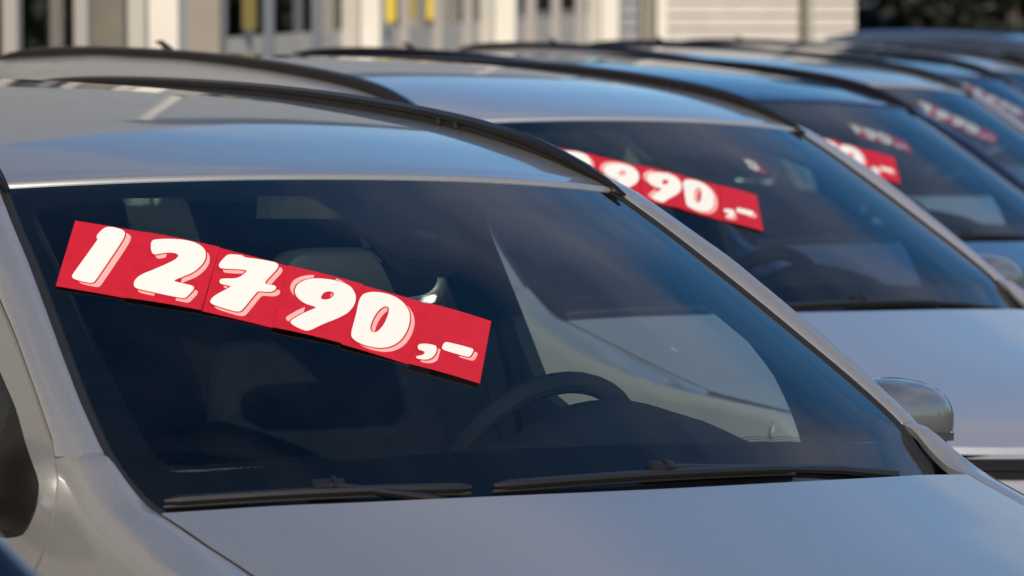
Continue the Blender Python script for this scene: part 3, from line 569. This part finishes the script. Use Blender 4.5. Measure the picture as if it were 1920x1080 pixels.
    tg = obj('tailgate', MB().grid(rows, closed=True).mesh('tailgate', [M['silver']], sharp=50), root); P['paint'].append(tg)
    obj('rear_window', MB().grid(fillmap(I, lambda y, z, l: tuple(np.array(tail_fn(y, z, 0))+np.array([.006, 0, 0]))), closed=True).mesh('rear_window', [M['glass']]), tg)
    rows = [[tail_fn(y, z, 0) for y in np.linspace(-.8, .8, 21)] for z in (.22, .3, .4, .5, .61)]
    P['paint'].append(obj('rear_bumper', MB().grid(rows).mesh('rear_bumper', [M['silver']]), root))
    for s in (1, -1):     # D pillars closing tailgate to quarter
        rows = []
        for z in np.linspace(.28, 1.38, 16):
            yq = float(yside(-3.18, z)); a = tail_fn(s*np.interp(z, [.28, .62, .9, 1.25, 1.4], [.78, .72, .70, .60, .54]), z, 0); c = (-3.12 if z > 1.1 else -3.2, s*(yq+.001), z if z < 1.2 else min(z, gz(-3.12)))
            rows.append([a, ((a[0]+c[0])/2-.02, (a[1]+c[1])/2, (a[2]+c[2])/2), c])
        P['paint'].append(obj('rear_corner', MB().grid(rows).mesh('rear_corner', [M['silver']]), root))
    obj('antenna', MB().tube([(-2.72, 0, 1.43), (-2.75, 0, 1.475), (-2.80, 0, 1.50), (-2.83, 0, 1.50)], [.035, .016, .008, .003], 10, sq=(.6, 1)).mesh('antenna', [M['gloss']]), root)
    # --- floor, dashboard, seats, inner trim
    obj('underbody', MB().box(-3.15, 1.05, -.74, .74, .20, .26).box(.02, 1.0, -.5, .5, .3, .62).mesh('underbody', [M['dark']], smooth=False), root)
    us2 = np.linspace(-1, 1, 41); prof = [(.12, .975), (.03, .980), (-.1, .985), (-.20, .988), (-.28, .98), (-.33, .955), (-.345, .88), (-.33, .7), (-.25, .5), (-.1, .3)]
    rows = []
    for k, (x, z) in enumerate(prof):
        r_ = []
        for u in us2:
            y = u*.755; bump = math.exp(-(abs(y-.30)/.20)**2.6); xx = x-.02*bump*(k >= 4)*(k < 7); zz = z-.03*abs(u)**3+.085*bump*(np.interp(x, [-.34, -.28, -.20, -.05], [.5, 1, .8, 0]) if 2 < k < 6 else 0)
            if k == 0: xx = float(glass(u*.98, .06)[0][0])-.01; zz = .972-.02*abs(u)
            if k == 1: xx = x-.05*abs(u)**2
            r_.append((xx, y, zz))
        rows.append(r_)
    obj('dashboard', MB().grid(rows).mesh('dashboard', [M['trim']], sharp=60), root)
    rows = [[glass(u, v_, -o_)[0] for u in np.linspace(-.9, .9, 31)] for v_, o_ in ((.135, .012), (.150, .014), (.168, .022), (.174, .032))]
    obj('sunlit_dash_strip', MB().grid(rows).mesh('sunlit_dash_strip', [M['sundash']]), root)  # lighter strip: sunlight on the dash top put into its colour
    sw = obj('steering_wheel', MB().tube([(-.52+.187*math.sin(a)*.42, .325+.187*math.cos(a), .905+.187*math.sin(a)*.91) for a in np.linspace(0, 2*math.pi, 41)], .018, 10, cap=False, up=(-.9, 0, .42)).mesh('wheel_rim', [M['dark']]), root)
    b = MB().tube([(-.50, .325, .895), (-.44, .325, .87), (-.3, .325, .82)], [.075, .07, .05], 14, up=(0, 1, 0))
    for a in (0, math.pi, -math.pi/2): b.tube([(-.50, .325, .898), (-.52+.17*math.sin(a)*.42, .325+.17*math.cos(a), .905+.17*math.sin(a)*.91)], [.03, .016], 8, sq=(1, .5))
    obj('wheel_hub', b.mesh('wheel_hub', [M['dark']]), sw)
    def seatobj(name, y, x0, wd):
        rows = []
        for z, dx, th, k in ((.50, .02, .09, .95), (.60, .0, .09, 1), (.75, -.04, .08, 1), (.90, -.08, .07, .98), (1.02, -.115, .055, .9), (1.07, -.13, .03, .75)):
            rows.append([(x0+dx+th*(1 if math.cos(a) > 0 else .7)*np.sign(math.cos(a))*abs(math.cos(a))**.6-.04*(abs(math.sin(a))**2-1)*0, y+wd*k*np.sign(math.sin(a))*abs(math.sin(a))**.6, z) for a in np.linspace(0, 2*math.pi, 24, endpoint=False)])
        b = MB().grid(rows, closed=True); b.poly(rows[-1]); b.poly(rows[0]); o = obj(name, b.mesh('seat_back', [M['seat']], sharp=60), root)
        rows = [[(x0+.28+.27*np.sign(math.cos(a))*abs(math.cos(a))**.5, y+wd*1.02*np.sign(math.sin(a))*abs(math.sin(a))**.5, z) for a in np.linspace(0, 2*math.pi, 24, endpoint=False)] for z in (.34, .5, .53)]
        b = MB().grid(rows, closed=True); b.poly(rows[-1]); obj('seat_cushion', b.mesh('seat_cushion', [M['seat']], sharp=60), o)
        for hy in ([y] if wd < .4 else [y-.38, y+.38]):
            rows = [[(x0-.16+d*np.sign(math.cos(a))*abs(math.cos(a))**.7-.3*(z-1.12), hy+.13*k*np.sign(math.sin(a))*abs(math.sin(a))**.6, z) for a in np.linspace(0, 2*math.pi, 20, endpoint=False)] for z, d, k in ((1.10, .03, .8), (1.12, .05, .97), (1.19, .055, 1), (1.25, .045, .95), (1.275, .02, .8))]
            b = MB().grid(rows, closed=True); b.poly(rows[-1]); b.poly(rows[0]); b.tube([(x0-.13, hy-.05, 1.04), (x0-.15, hy-.05, 1.12)], .006, 6); b.tube([(x0-.13, hy+.05, 1.04), (x0-.15, hy+.05, 1.12)], .006, 6)
            obj('headrest', b.mesh('headrest', [M['seat']], sharp=60), o)
        return o
    seatobj('front_seat', .36, -1.12, .25); seatobj('front_seat', -.36, -1.12, .25); seatobj('rear_seat', 0, -2.0, .64)
    # headliner and inner pillars
    rows = [[(x, u*.60, float(zroof(x, u))-.035-.02*abs(u)**4) for u in np.linspace(-1, 1, 13)] for x in np.linspace(-.68, -3.0, 20)]
    obj('headliner', MB().grid(rows).mesh('headliner', [M['head']]), root)
    for s in (1, -1):
        rows = []
        for v in np.linspace(.0, .98, 20):
            g = glass(s*.99, v, -.012)[0]; g2 = glass(s*.93, v, -.014)[0]; o_ = np.array([g[0]-.10, s*(float(yside(g[0]-.06, max(g[2]-.02, .9)))-.045), g[2]-.03]); rows.append([g, g2, g2+np.array([-.03, s*.004, -.03]), o_])
        obj('pillar_trim', MB().grid(rows).mesh('pillar_trim', [M['trim']]), root)
        rows = [[(x-.26*max(0, z-.95), s*(float(yside(x, z))-.05), z) for x in (-1.115, -1.13, -1.26, -1.275)] for z in np.linspace(.3, 1.37, 10)]
        obj('pillar_trim', MB().grid(rows).mesh('pillar_trim', [M['trim']]), root)
        obj('seat_belt', MB().grid([[(-1.13+dx, s*(float(yside(-1.2, z))-.07-.02*(1.3-z)), z) for dx in (-.022, .022)] for z in np.linspace(.5, 1.25, 8)]).mesh('seat_belt', [M['seat']]), root)
    # interior mirror
    rows = []
    mcn = np.array([-.50, -.06, 1.250])
    for d_, k in ((.030, .80), (.024, .95), (.0, 1.0), (-.016, 1.0), (-.020, .96)):
        rows.append([(mcn[0]+d_+.10*k*.13*0, mcn[1]+.148*k*np.sign(math.cos(a))*abs(math.cos(a))**.45, mcn[2]+.040*k*np.sign(math.sin(a))*abs(math.sin(a))**.6) for a in np.linspace(0, 2*math.pi, 36, endpoint=False)])
    b = MB().grid(rows, closed=True); b.poly(rows[0]); rv = obj('rear_view_mirror', b.mesh('rear_view_mirror', [M['rvshell']], sharp=50), root)
    obj('mirror_glass', MB().poly([(x-.001, y, z) for x, y, z in rows[-1]]).mesh('rv_glass', [M['mirror']]), rv)
    obj('mirror_stem', MB().tube([(-.475, -.03, 1.27), (-.46, -.01, 1.29), (-.47, 0, 1.315)], .012, 8).mesh('mirror_stem', [M['black']]), rv)
    # wipers
    def wiper(pv, tip, blade0, blade1, nm='wiper'):
        gp = lambda u, v, h: glass(u, v, h)[0]
        a, t = gp(*pv, .010), gp(*tip, .018); a[2] -= .005
        mid = (a+t)/2+np.array([.002, 0, .004])
        w_ = obj(nm, MB().tube([a, a+(mid-a)*.5+np.array([0, 0, .003]), mid, t], [.014, .011, .0095, .007], 8, sq=(1.2, .7)).mesh('wiper_arm', [M['black']]), root)
        pts = [gp(blade0[0]+(blade1[0]-blade0[0])*q, blade0[1]+(blade1[1]-blade0[1])*q, .012+.004*math.sin(math.pi*q)) for q in np.linspace(0, 1, 24)]
        rad = [.004]+[.0082]*22+[.004]
        obj('wiper_blade', MB().tube(pts, rad, 8, sq=(1.25, .9)).mesh('wiper_blade', [M['black']]), w_)
        pts2 = [p-np.array([0, 0, .008]) for p in pts]; obj('wiper_rubber', MB().tube(pts2, .0028, 6).mesh('wiper_rubber', [M['rubber']]), w_)
        c = gp(*tip, .018); b = MB().box(-.024, .024, -.009, .010, -.008, .005); b.box(.004, .012, -.011, .012, -.008, .008); d = (pts[-1]-pts[0]); d /= np.linalg.norm(d); n_ = gp(tip[0], tip[1], .03)-gp(tip[0], tip[1], .0); n_ /= np.linalg.norm(n_); e = np.cross(n_, d)
        b.v = [tuple(c+d*p[0]+e*p[1]+n_*p[2]) for p in b.v]; obj('wiper_joint', b.mesh('wiper_joint', [M['black']], bevel=.003), w_)
    wiper((-.44, .012), (-.665, .062), (-.975, .050), (-.385, .046))
    wiper((.80, .040), (.085, .068), (-.335, .048), (.46, .058))
    return root, P
# ---------------------------------------------------------------- ground
Fh = np.array([F0[0], F0[1], 0]); Fh /= np.linalg.norm(Fh)
def lot_z(x, y):       # car-frame height of the yard: level to the second car, then falling gently along the row
    r = (-x+y)/2.0; return np.interp(r, [-60, 3.2, 12.5, 60], [0, -.003, -.05, -.05])
nrm = Q @ np.array([0, 0, 1.]); o0 = Q @ (np.array([0, 0, 0])-CAMP)+CAMP
def ground_z(d, l):
    dc = np.clip(d, -15, 70); lc = np.clip(l, -16, 16); p = CAMP[:2]+dc*Fh[:2]+lc*R0[:2]
    return float(o0[2]-(nrm[0]*(p[0]-o0[0])+nrm[1]*(p[1]-o0[1]))/nrm[2]+lot_z(*(p)))
def wp(d, l, z): p = CAMP+d*Fh+l*R0; return (float(p[0]), float(p[1]), float(z))
ds = np.r_[-300, -120, -60, -30, np.linspace(-15, 70, 46), 100, 180, 400, 900]; ls = np.r_[-600, -200, -80, -35, np.linspace(-16, 16, 25), 35, 80, 200, 600]
def asphalt():
    m = mat('asphalt', (.055, .054, .052), .9, noise=(.6, .25), bump=(160, .8)); return m
obj('ground', MB().grid([[wp(d, l, ground_z(d, l)) for l in ls] for d in ds]).mesh('ground', [asphalt()], off=0), kind='structure')
wl = mat('road_paint', (.62, .62, .6), .7, noise=(9, .25))
def car_matrix(dx, dy, dz, th): return QM @ Matrix.Translation((dx, dy, dz)) @ Matrix.Rotation(th, 4, 'Z') @ Matrix.Translation((-OX, 0, 0))
# bay lines painted between the cars
CARS = [ # dx, dy, dz, heading, paint, label
    (0, 0, 0, 0, 'silver', 'silver estate car in front with large 12790 price sign in its windshield'),
    (-2.45, 2.49, .003, .030, 'silver2', 'silver estate car second in the row, just behind the foremost silver car'),
    (-4.78, 4.95, -.023, .034, 'blue', 'dark blue estate car third in the row with silver car before it'),
    (-7.09, 7.30, -.026, .026, 'silver2', 'pale silver estate car fourth in the row, small blurred sign high in its windshield'),
    (-9.64, 9.89, -.039, .023, 'blue', 'dark blue estate car fifth in the row behind the pale silver one'),
    (-12.0, 12.35, -.048, .02, 'silver2', 'pale silver estate car sixth in the row, mostly hidden roof'),
    (-13.9, 15.5, .055, .02, 'lightblue', 'blue-grey car without roof rails farthest away at the right end of the row'),
    (2.368, -2.705, 0, 0, 'navy', 'dark navy car at the near left, only a blurred edge showing'),
]
lines = MB()
for i in range(-2, 7):
    cx, cy = -2.35*(i+.5), 2.43*(i+.5)
    rows = []
    for t in np.linspace(-4.6, 1.4, 9):
        r_ = []
        for e in (-.05, .05):
            p = Q @ (np.array([cx+t, cy+e, 0])-CAMP)+CAMP; q = p-CAMP; r_.append(wp(q @ Fh, q @ R0, ground_z(q @ Fh, q @ R0)+.004))
        rows.append(r_)
    lines.grid(rows)
obj('bay_markings', lines.mesh('bay_markings', [wl], off=0), kind='structure')

# ---------------------------------------------------------------- cars
root0, PP = build_car()
painted0 = {o.name for o in PP['paint']}
handles = []
def copy_tree(o, parent=None):
    c = o.copy(); COL.objects.link(c); c.parent = parent
    c.matrix_parent_inverse = Matrix.Identity(4)
    for ch in list(o.children): copy_tree(ch, c)
    return c
def repaint(o, m):
    if o.type == 'MESH' and o.data.materials and o.data.materials[0] == M['silver']:
        o.material_slots[0].link = 'OBJECT'; o.material_slots[0].material = m
    for c in o.children: repaint(c, m)
roots = [root0]+[copy_tree(root0) for _ in CARS[1:]]
for r, (dx, dy, dz, th, pc, lab) in zip(roots, CARS):
    r.matrix_world = car_matrix(dx, dy, dz, th); r['label'] = lab; r['category'] = 'car'; r['group'] = 'cars parked in an angled row'
    if pc != 'silver': repaint(r, M[pc])
for ch in list(roots[6].children):
    if ch.name.startswith('roof_rail'):
        for g_ in list(ch.children): bpy.data.objects.remove(g_)
        bpy.data.objects.remove(ch)
TM = [car_matrix(*c[:4]) for c in CARS]
five = ['one', 'two', 'nine', 'nine', 'zero', 'comma']
price_sign(TM[0], (-.8559, .8652), (-.0136, .5033), ['one', 'two', 'seven', 'nine', 'zero', 'comma'], 'red 12790 price sign taped across the windshield of the foremost silver car')
def sign_at(k, tr, pt, digits, label, scale=1., off=.0030):   # right end and a second point to the left, in glass coordinates
    tr, pt = np.array(tr), np.array(pt); A = glass(*tr, off)[0]; B = glass(*pt, off)[0]; n = len(digits)
    f = .1087*scale*n/np.linalg.norm(A-B); a0 = tr+(pt-tr)*f
    for _ in range(6):
        t = np.linspace(0, 1, 80); G = glass(a0[0]+(tr[0]-a0[0])*t, a0[1]+(tr[1]-a0[1])*t); Ln = np.linalg.norm(np.diff(G, axis=0), axis=1).sum(); a0 = tr+(a0-tr)*(.1087*scale*n/Ln)
    price_sign(TM[k], tuple(a0), tuple(tr), digits, label, scale, off)
sign_at(1, (.119, .574), (-.565, .820), five, 'red price sign in the windshield of the second silver car, ending in 990', .95)
sign_at(2, (.161, .577), (-.206, .714), ['one', 'two', 'seven', 'nine', 'zero', 'comma'], 'red price sign in the windshield of the dark blue third car, left part hidden', .97)
sign_at(3, (.557, .518+.05), (.136, .86+.05), five, 'small blurred price sign high in the windshield of the pale silver fourth car', .66, -.006)
sign_at(4, (.60, .56), (.226, .93), five, 'small blurred price sign in the windshield of the fifth car at the right edge', .66, -.006)
sign_at(2, (.55, .78), (.13, .95), ['one', 'nine', 'nine', 'zero', 'comma'], 'dim small price sign behind the top of the dark blue third car\'s windshield', .55, -.03)
sign_at(1, (.45, .83), (.316, .87), ['zero'], 'tiny red and white tag behind the upper right windshield of the second silver car', .38, -.03)

# ---------------------------------------------------------------- building
cream = mat('painted_column', (.62, .59, .54), .6, noise=(3, .05)); post_ = mat('grey_post', (.30, .28, .275), .5); dimc = mat('shade_toned_column', (.40, .385, .35), .6); shade_taupe = mat('shaded_column_taupe', (.13, .12, .10), .7, noise=(4, .15)); cream2 = mat('deep_shade_column', (.24, .22, .19), .6, noise=(3, .06)); frame = mat('window_frame_paint', (.27, .25, .25), .5)  # shaded column parts get dimmer cream and taupe; the shade is in the colour
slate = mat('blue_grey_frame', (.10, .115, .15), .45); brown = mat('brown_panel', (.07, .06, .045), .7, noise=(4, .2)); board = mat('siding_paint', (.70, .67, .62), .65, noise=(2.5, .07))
boarda = mat('annex_siding_paint', (.42, .395, .365), .65, noise=(2.5, .07)); boardb = mat('shaded_siding', (.20, .21, .24), .65); lowm = mat('low_wall_render', (.55, .52, .47), .8, noise=(2, .1)); lowd = mat('dark_low_wall', (.05, .055, .075), .6)  # boardb: shaded strip of annex boards, shade put into the colour
blackm = mat('dark_window_black', (.008, .008, .008), .8, spec=.1); roomm = mat('room_plaster', (.06, .06, .055), .9); yel2 = mat('ochre_banner', (.12, .10, .015), .6); yel = mat('yellow_banner', (.55, .42, .03), .6); wht = mat('pale_fabric', (.45, .47, .42), .8); roofm = mat('roof_sheet', (.08, .08, .085), .6); pglass = glassmat('showroom_glass', (.62, .66, .62))  # blackm: flat black standing in for the dark windows of the last bay
E_ = .9907*Fh+.136*R0; NF = .9907*R0-.136*Fh; B0 = CAMP+22.0*Fh-1.965*R0
BX = np.array([E_, NF, [0, 0, 1.]]).T
zg = ground_z(30, -3)
MBLD = Matrix(((E_[0], NF[0], 0, B0[0]), (E_[1], NF[1], 0, B0[1]), (0, 0, 1, 0), (0, 0, 0, 1)))
def X_(px): k = (px-290)/(608.5-.306*px); return 6.8*k
def D_(px): k = (px-290)/(608.5-.306*px); return 22*(1+.306*k)
bld = bpy.data.objects.new('showroom_building', None); COL.objects.link(bld); bld.matrix_world = MBLD
bld['label'] = 'cream showroom building with columns and tall windows behind the cars'; bld['category'] = 'building'
def bpart(name, boxes, m, parent=None, smooth=False, bevel=0., **k):
    b = MB()
    for q in boxes: b.box(*q)
    return obj(name, b.mesh(name, [m], off=0, smooth=smooth, bevel=bevel), parent or bld, **k)
ZB = zg-.6; ZT = 2.62
XE = 21.2
for a, c, m_, nm, off in ((12, 33, post_, 'column', .0), (45, 72, brown, 'column', -.1), (145, 165, post_, 'column', 0), (185, 240, shade_taupe, 'column', -.02), (240, 272, dimc, 'column', .0), (272, 334, cream, 'column', .0), (355, 412, cream2, 'column', .0),
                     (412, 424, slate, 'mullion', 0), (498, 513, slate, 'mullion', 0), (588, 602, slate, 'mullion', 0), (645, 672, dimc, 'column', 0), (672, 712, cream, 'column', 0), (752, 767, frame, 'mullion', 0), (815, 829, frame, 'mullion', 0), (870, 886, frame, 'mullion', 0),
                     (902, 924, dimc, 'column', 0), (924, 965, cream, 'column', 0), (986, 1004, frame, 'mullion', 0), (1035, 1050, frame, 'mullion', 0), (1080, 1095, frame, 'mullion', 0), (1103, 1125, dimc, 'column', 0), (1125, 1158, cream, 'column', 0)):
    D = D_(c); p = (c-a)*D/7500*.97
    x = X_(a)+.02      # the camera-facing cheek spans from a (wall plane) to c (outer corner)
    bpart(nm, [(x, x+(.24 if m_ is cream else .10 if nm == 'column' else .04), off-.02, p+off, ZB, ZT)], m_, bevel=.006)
bpart('header_beam', [(X_(0)-6, XE, -.10, .02, ZT, ZT+.35)], cream)
bpart('wall_below_windows', [(X_(425), XE, -.2, -.02, ZB, 1.40)], lowm)
bpart('wall_below_windows', [(X_(0)-6, X_(338), -.2, -.02, ZB, 1.26)], lowd)
for a, c in ((-40, 12), (72, 145), (167, 185), (335, 356), (424, 498), (513, 588), (602, 645), (712, 752), (767, 815), (829, 870), (886, 902), (965, 986), (1004, 1035), (1050, 1080), (1095, 1104)):
    z0 = 1.40 if a > 400 else 1.26
    if a > 960: bpart('dark_pane', [(X_(a), X_(c)+.02, -.055, -.045, 1.47, ZT)], blackm); bpart('pane_rail', [(X_(a), X_(c)+.02, -.055, -.035, z0, 1.468)], frame)  # opaque black panels take the place of dark window glass here
    else: bpart('window_pane', [(X_(a), X_(c)+.02, -.055, -.045, z0, ZT)], pglass)
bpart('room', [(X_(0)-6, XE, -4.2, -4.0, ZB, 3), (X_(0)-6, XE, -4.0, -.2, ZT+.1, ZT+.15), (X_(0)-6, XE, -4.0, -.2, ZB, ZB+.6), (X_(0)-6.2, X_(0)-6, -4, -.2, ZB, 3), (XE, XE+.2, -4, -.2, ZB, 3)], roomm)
for a, c, m_, y0 in ((455, 482, yel2, .1), (716, 742, yel, .1), (800, 813, yel, .1), (525, 582, wht, -.6), (835, 866, wht, -.4), (610, 640, wht, -.9)):
    D = D_(a); x = X_(a); p = (c-a)*D/7500
    t = bpart('banner', [(x, x+.02, y0-.1, y0-.1+p*(1 if y0 > 0 else 1.5), 1.45, 2.5)], m_); t.parent = None; t.matrix_world = MBLD
    t['label'] = {yel: 'yellow banner standing against the showroom glass', yel2: 'dull ochre banner standing against the showroom glass', wht: 'pale cloth hanging behind the showroom glass'}[m_]+{455: ', leftmost and darkest', 716: ', beside the middle column', 800: ', narrow one between mullions', 525: ', left of the middle column', 835: ', right of the middle column', 610: ', next to the middle column'}[a]
    t['category'] = 'banner' if m_ in (yel, yel2) else 'cloth'
# upper storey of horizontal boards
up = MB(); pitch = .21; z = ZT+.36
while z < 5.3: up.box(X_(0)-14, XE+.3, -.12, .035, z, z+pitch-.05); z += pitch
up.box(X_(0)-14, XE+.28, -.14, .0, ZT+.35, 5.3)
obj('siding_boards', up.mesh('siding_boards', [board], off=0, smooth=False), bld, kind='stuff')
tall = MB(); z = 5.32
while z < 7.8:
    xe = X_(330)+5.0-(z-5.3)/2.5*9.0; tall.box(X_(0)-14, xe, -.12, .035, z, z+pitch-.05); tall.box(X_(0)-14, xe-.03, -.14, .0, z-.05, z+pitch-.05); z += pitch
obj('siding_boards', tall.mesh('siding_boards_tall', [board], off=0, smooth=False), bld, kind='stuff')
bpart('roof', [(X_(0)-14.2, X_(330)-3.9, -6, .25, 7.86, 7.98)], roofm)
bpart('roof', [(X_(330), XE+.5, -6, .25, 5.3, 5.45)], roofm)
for k in (1, 3, 6): bpart('upper_post', [(X_(0)-9+k*4.4, X_(0)-9+k*4.4+.14, .0, .10, ZT+.3, 5.3)], dimc)
bpart('end_wall', [(X_(0)-14, X_(0)-6.2, -.2, .0, ZB, ZT+.35)], lowm)
# clad annex facing the camera
DA = 45.0; A0 = CAMP+DA*Fh
annex = bpy.data.objects.new('clad_annex', None); COL.objects.link(annex)
annex.matrix_world = Matrix(((R0[0], Fh[0], 0, A0[0]), (R0[1], Fh[1], 0, A0[1]), (0, 0, 1, 0), (0, 0, 0, 1)))
annex['label'] = 'cream annex clad in wide horizontal boards at the far end of the showroom'; annex['category'] = 'building'
def LA(px): return (px-960)/7500*DA
def ZA(y): return 1.712-(y+27)/7500*DA
pm = {}
def planks(x0, x1, m_):
    z = ZA(120)-.1*0; z = ZA(28)-9*.146
    i = 0
    while z < 5.0:
        b = MB(); P = [(x0, -.010, z+.128), (x0, -.034, z+.004), (x0, -.030, z), (x0, .02, z), (x0, .02, z+.128)]
        r0 = P; r1 = [(x1, y, zz) for _, y, zz in P]; b.grid([r0, r1], closed=True); b.poly(r0); b.poly(r1, True)
        obj('plank', b.mesh('plank', [m_], off=0, smooth=False), annex); z += .146
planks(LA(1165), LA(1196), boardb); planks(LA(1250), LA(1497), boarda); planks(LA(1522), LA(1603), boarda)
bpart('annex_wall', [(LA(1160), LA(1603)-.01, .02, 4.0, ZB-.4, 5.0)], brown, annex)
bpart('corner_post', [(LA(1203), LA(1212), -.06, .02, ZB-.4, 5.0)], cream2, annex); bpart('corner_post', [(LA(1218), LA(1226), -.06, .02, ZB-.4, 5.0)], cream2, annex)
bpart('corner_post', [(LA(1232), LA(1249), -.07, .02, ZB-.4, 5.0)], cream, annex)
bpart('downpipe', [(LA(1500), LA(1507), -.07, -.01, ZB-.4, 5.0)], brown, annex); bpart('corner_post', [(LA(1509), LA(1521), -.05, .02, ZB-.4, 5.0)], cream2, annex)
bpart('annex_roof', [(LA(1150), LA(1620), -.25, 4.2, 5.0, 5.15)], roofm, annex)

# ---------------------------------------------------------------- trees
bark = mat('bark', (.06, .045, .035), .9, bump=(20, .8))
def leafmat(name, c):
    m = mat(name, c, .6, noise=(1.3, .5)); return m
lf1, lf2 = leafmat('shade_toned_needles', (.008, .011, .006)), leafmat('leaves', (.045, .075, .022))  # conifer needles coloured near black to stand in for shade on the trees
def tree_mesh(h, rr, n, seed, m_, low=.08, leaf=.13, conic=False):
    rg = np.random.default_rng(seed); V = []; F = []
    cl = []
    for _ in range(90):
        t = rg.uniform(low, 1); a = rg.uniform(0, 2*math.pi); R_ = rr*((1-t)**.6 if conic else math.sin(math.pi*min(1, .12+t*.86))**.6); q = R_*rg.uniform(.35, 1.0)
        cl.append((q*math.cos(a), q*math.sin(a), t*h, rg.uniform(.12, .26)*rr*(1.2-.4*t)))
    cl = np.array(cl); ci = rg.integers(0, len(cl), n); d = rg.normal(size=(n, 3)); d /= np.linalg.norm(d, axis=1)[:, None]
    P = cl[ci, :3]+d*(cl[ci, 3]*rg.uniform(.4, 1.05, n))[:, None]*np.array([1, 1, .8])
    a = rg.normal(size=(n, 3)); a /= np.linalg.norm(a, axis=1)[:, None]; b = np.cross(a, d+rg.normal(size=(n, 3))*.5); b /= np.linalg.norm(b, axis=1)[:, None]+1e-9; s = rg.uniform(.6, 1.3, n)[:, None]*leaf
    V = np.stack([P-a*s, P-b*s*.45, P+a*s, P+b*s*.45], 1).reshape(-1, 3)
    me = bpy.data.meshes.new('crown'); me.from_pydata(V.tolist(), [], (np.arange(n*4).reshape(-1, 4)).tolist()); me.materials.append(m_)
    tb = MB(); tb.tube([(0, 0, -.3), (.03, .02, h*.25), (0, .05, h*.6), (0, 0, h*.95)], [h*.028, h*.022, h*.013, h*.004], 9)
    for k in range(9):
        z = h*rg.uniform(.25, .75); an = rg.uniform(0, 6.28); e = cl[rg.integers(0, len(cl))]; tb.tube([(0, 0, z), (math.cos(an)*rr*.3, math.sin(an)*rr*.3, z+h*.06), (math.cos(an)*rr*.75, math.sin(an)*rr*.75, z+h*.14)], [h*.01, h*.007, h*.002], 6)
    return me, tb.mesh('trunk', [bark], off=0)
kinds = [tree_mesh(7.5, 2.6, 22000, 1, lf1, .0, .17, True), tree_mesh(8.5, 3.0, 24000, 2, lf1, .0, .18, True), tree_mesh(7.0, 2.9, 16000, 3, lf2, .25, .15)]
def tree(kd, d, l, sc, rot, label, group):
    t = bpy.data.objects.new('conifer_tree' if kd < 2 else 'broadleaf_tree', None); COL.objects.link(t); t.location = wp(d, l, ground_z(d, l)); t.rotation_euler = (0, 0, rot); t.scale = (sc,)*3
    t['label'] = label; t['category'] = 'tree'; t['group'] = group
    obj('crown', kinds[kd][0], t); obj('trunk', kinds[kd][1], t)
gt = 'dark trees beyond the annex'
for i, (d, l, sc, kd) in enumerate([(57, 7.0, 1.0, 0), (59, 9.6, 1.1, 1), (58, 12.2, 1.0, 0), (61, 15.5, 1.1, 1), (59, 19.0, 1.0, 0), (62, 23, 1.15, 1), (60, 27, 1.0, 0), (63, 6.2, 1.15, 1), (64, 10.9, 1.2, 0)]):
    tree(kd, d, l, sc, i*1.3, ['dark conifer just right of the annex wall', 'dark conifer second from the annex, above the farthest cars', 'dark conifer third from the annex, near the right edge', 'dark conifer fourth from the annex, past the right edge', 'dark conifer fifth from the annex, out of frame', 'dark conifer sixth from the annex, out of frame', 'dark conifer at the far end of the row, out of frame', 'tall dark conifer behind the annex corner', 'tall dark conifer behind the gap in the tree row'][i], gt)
for i, (d, l, sc) in enumerate([(-26, -22, 1), (-30, -15, 1.1), (-14, -30, 1.), (-34, 24, 1.1), (-3, -36, 1.1)]):
    tree(2, d, l, sc, i*2.1, ['leafy tree across the yard, nearest the row of cars', 'leafy tree across the yard, behind the camera', 'leafy tree across the yard, far to the left', 'leafy tree across the yard, far to the right', 'leafy tree at the left end of the yard'][i], 'trees across the yard')

for i, (d, l, sc) in enumerate([(66, 30, 1.2), (60, 37, 1.0), (52, 44, 1.1), (44, 50, 1.15), (34, 54, 1.0), (24, 57, 1.1), (70, 34, 1.3), (48, 52, 1.3)]):
    tree(2, d, l, sc, i*1.7, ['leafy tree right of the conifers, outside the photograph', 'second leafy tree right of the conifers', 'third leafy tree on the grass verge', 'fourth leafy tree on the grass verge', 'fifth leafy tree on the grass verge', 'last leafy tree on the grass verge', 'leafy tree behind the end of the conifer row', 'tall leafy tree in the second row of the verge'][i], 'leafy trees on the verge')
verge = mat('grass', (.045, .075, .02), .9, noise=(3, .4), bump=(60, 1))
vp = MB().grid([[wp(d, l, ground_z(d, l)+.02) for l in np.linspace(40-.0*d, 160, 12)] for d in np.linspace(-30, 62, 12)]); vp.grid([[wp(d, l, ground_z(d, l)+.02) for l in np.linspace(-60, 160, 20)] for d in np.linspace(62.2, 220, 10)])
obj('grass_verge', vp.mesh('grass_verge', [verge], off=0), kind='structure')
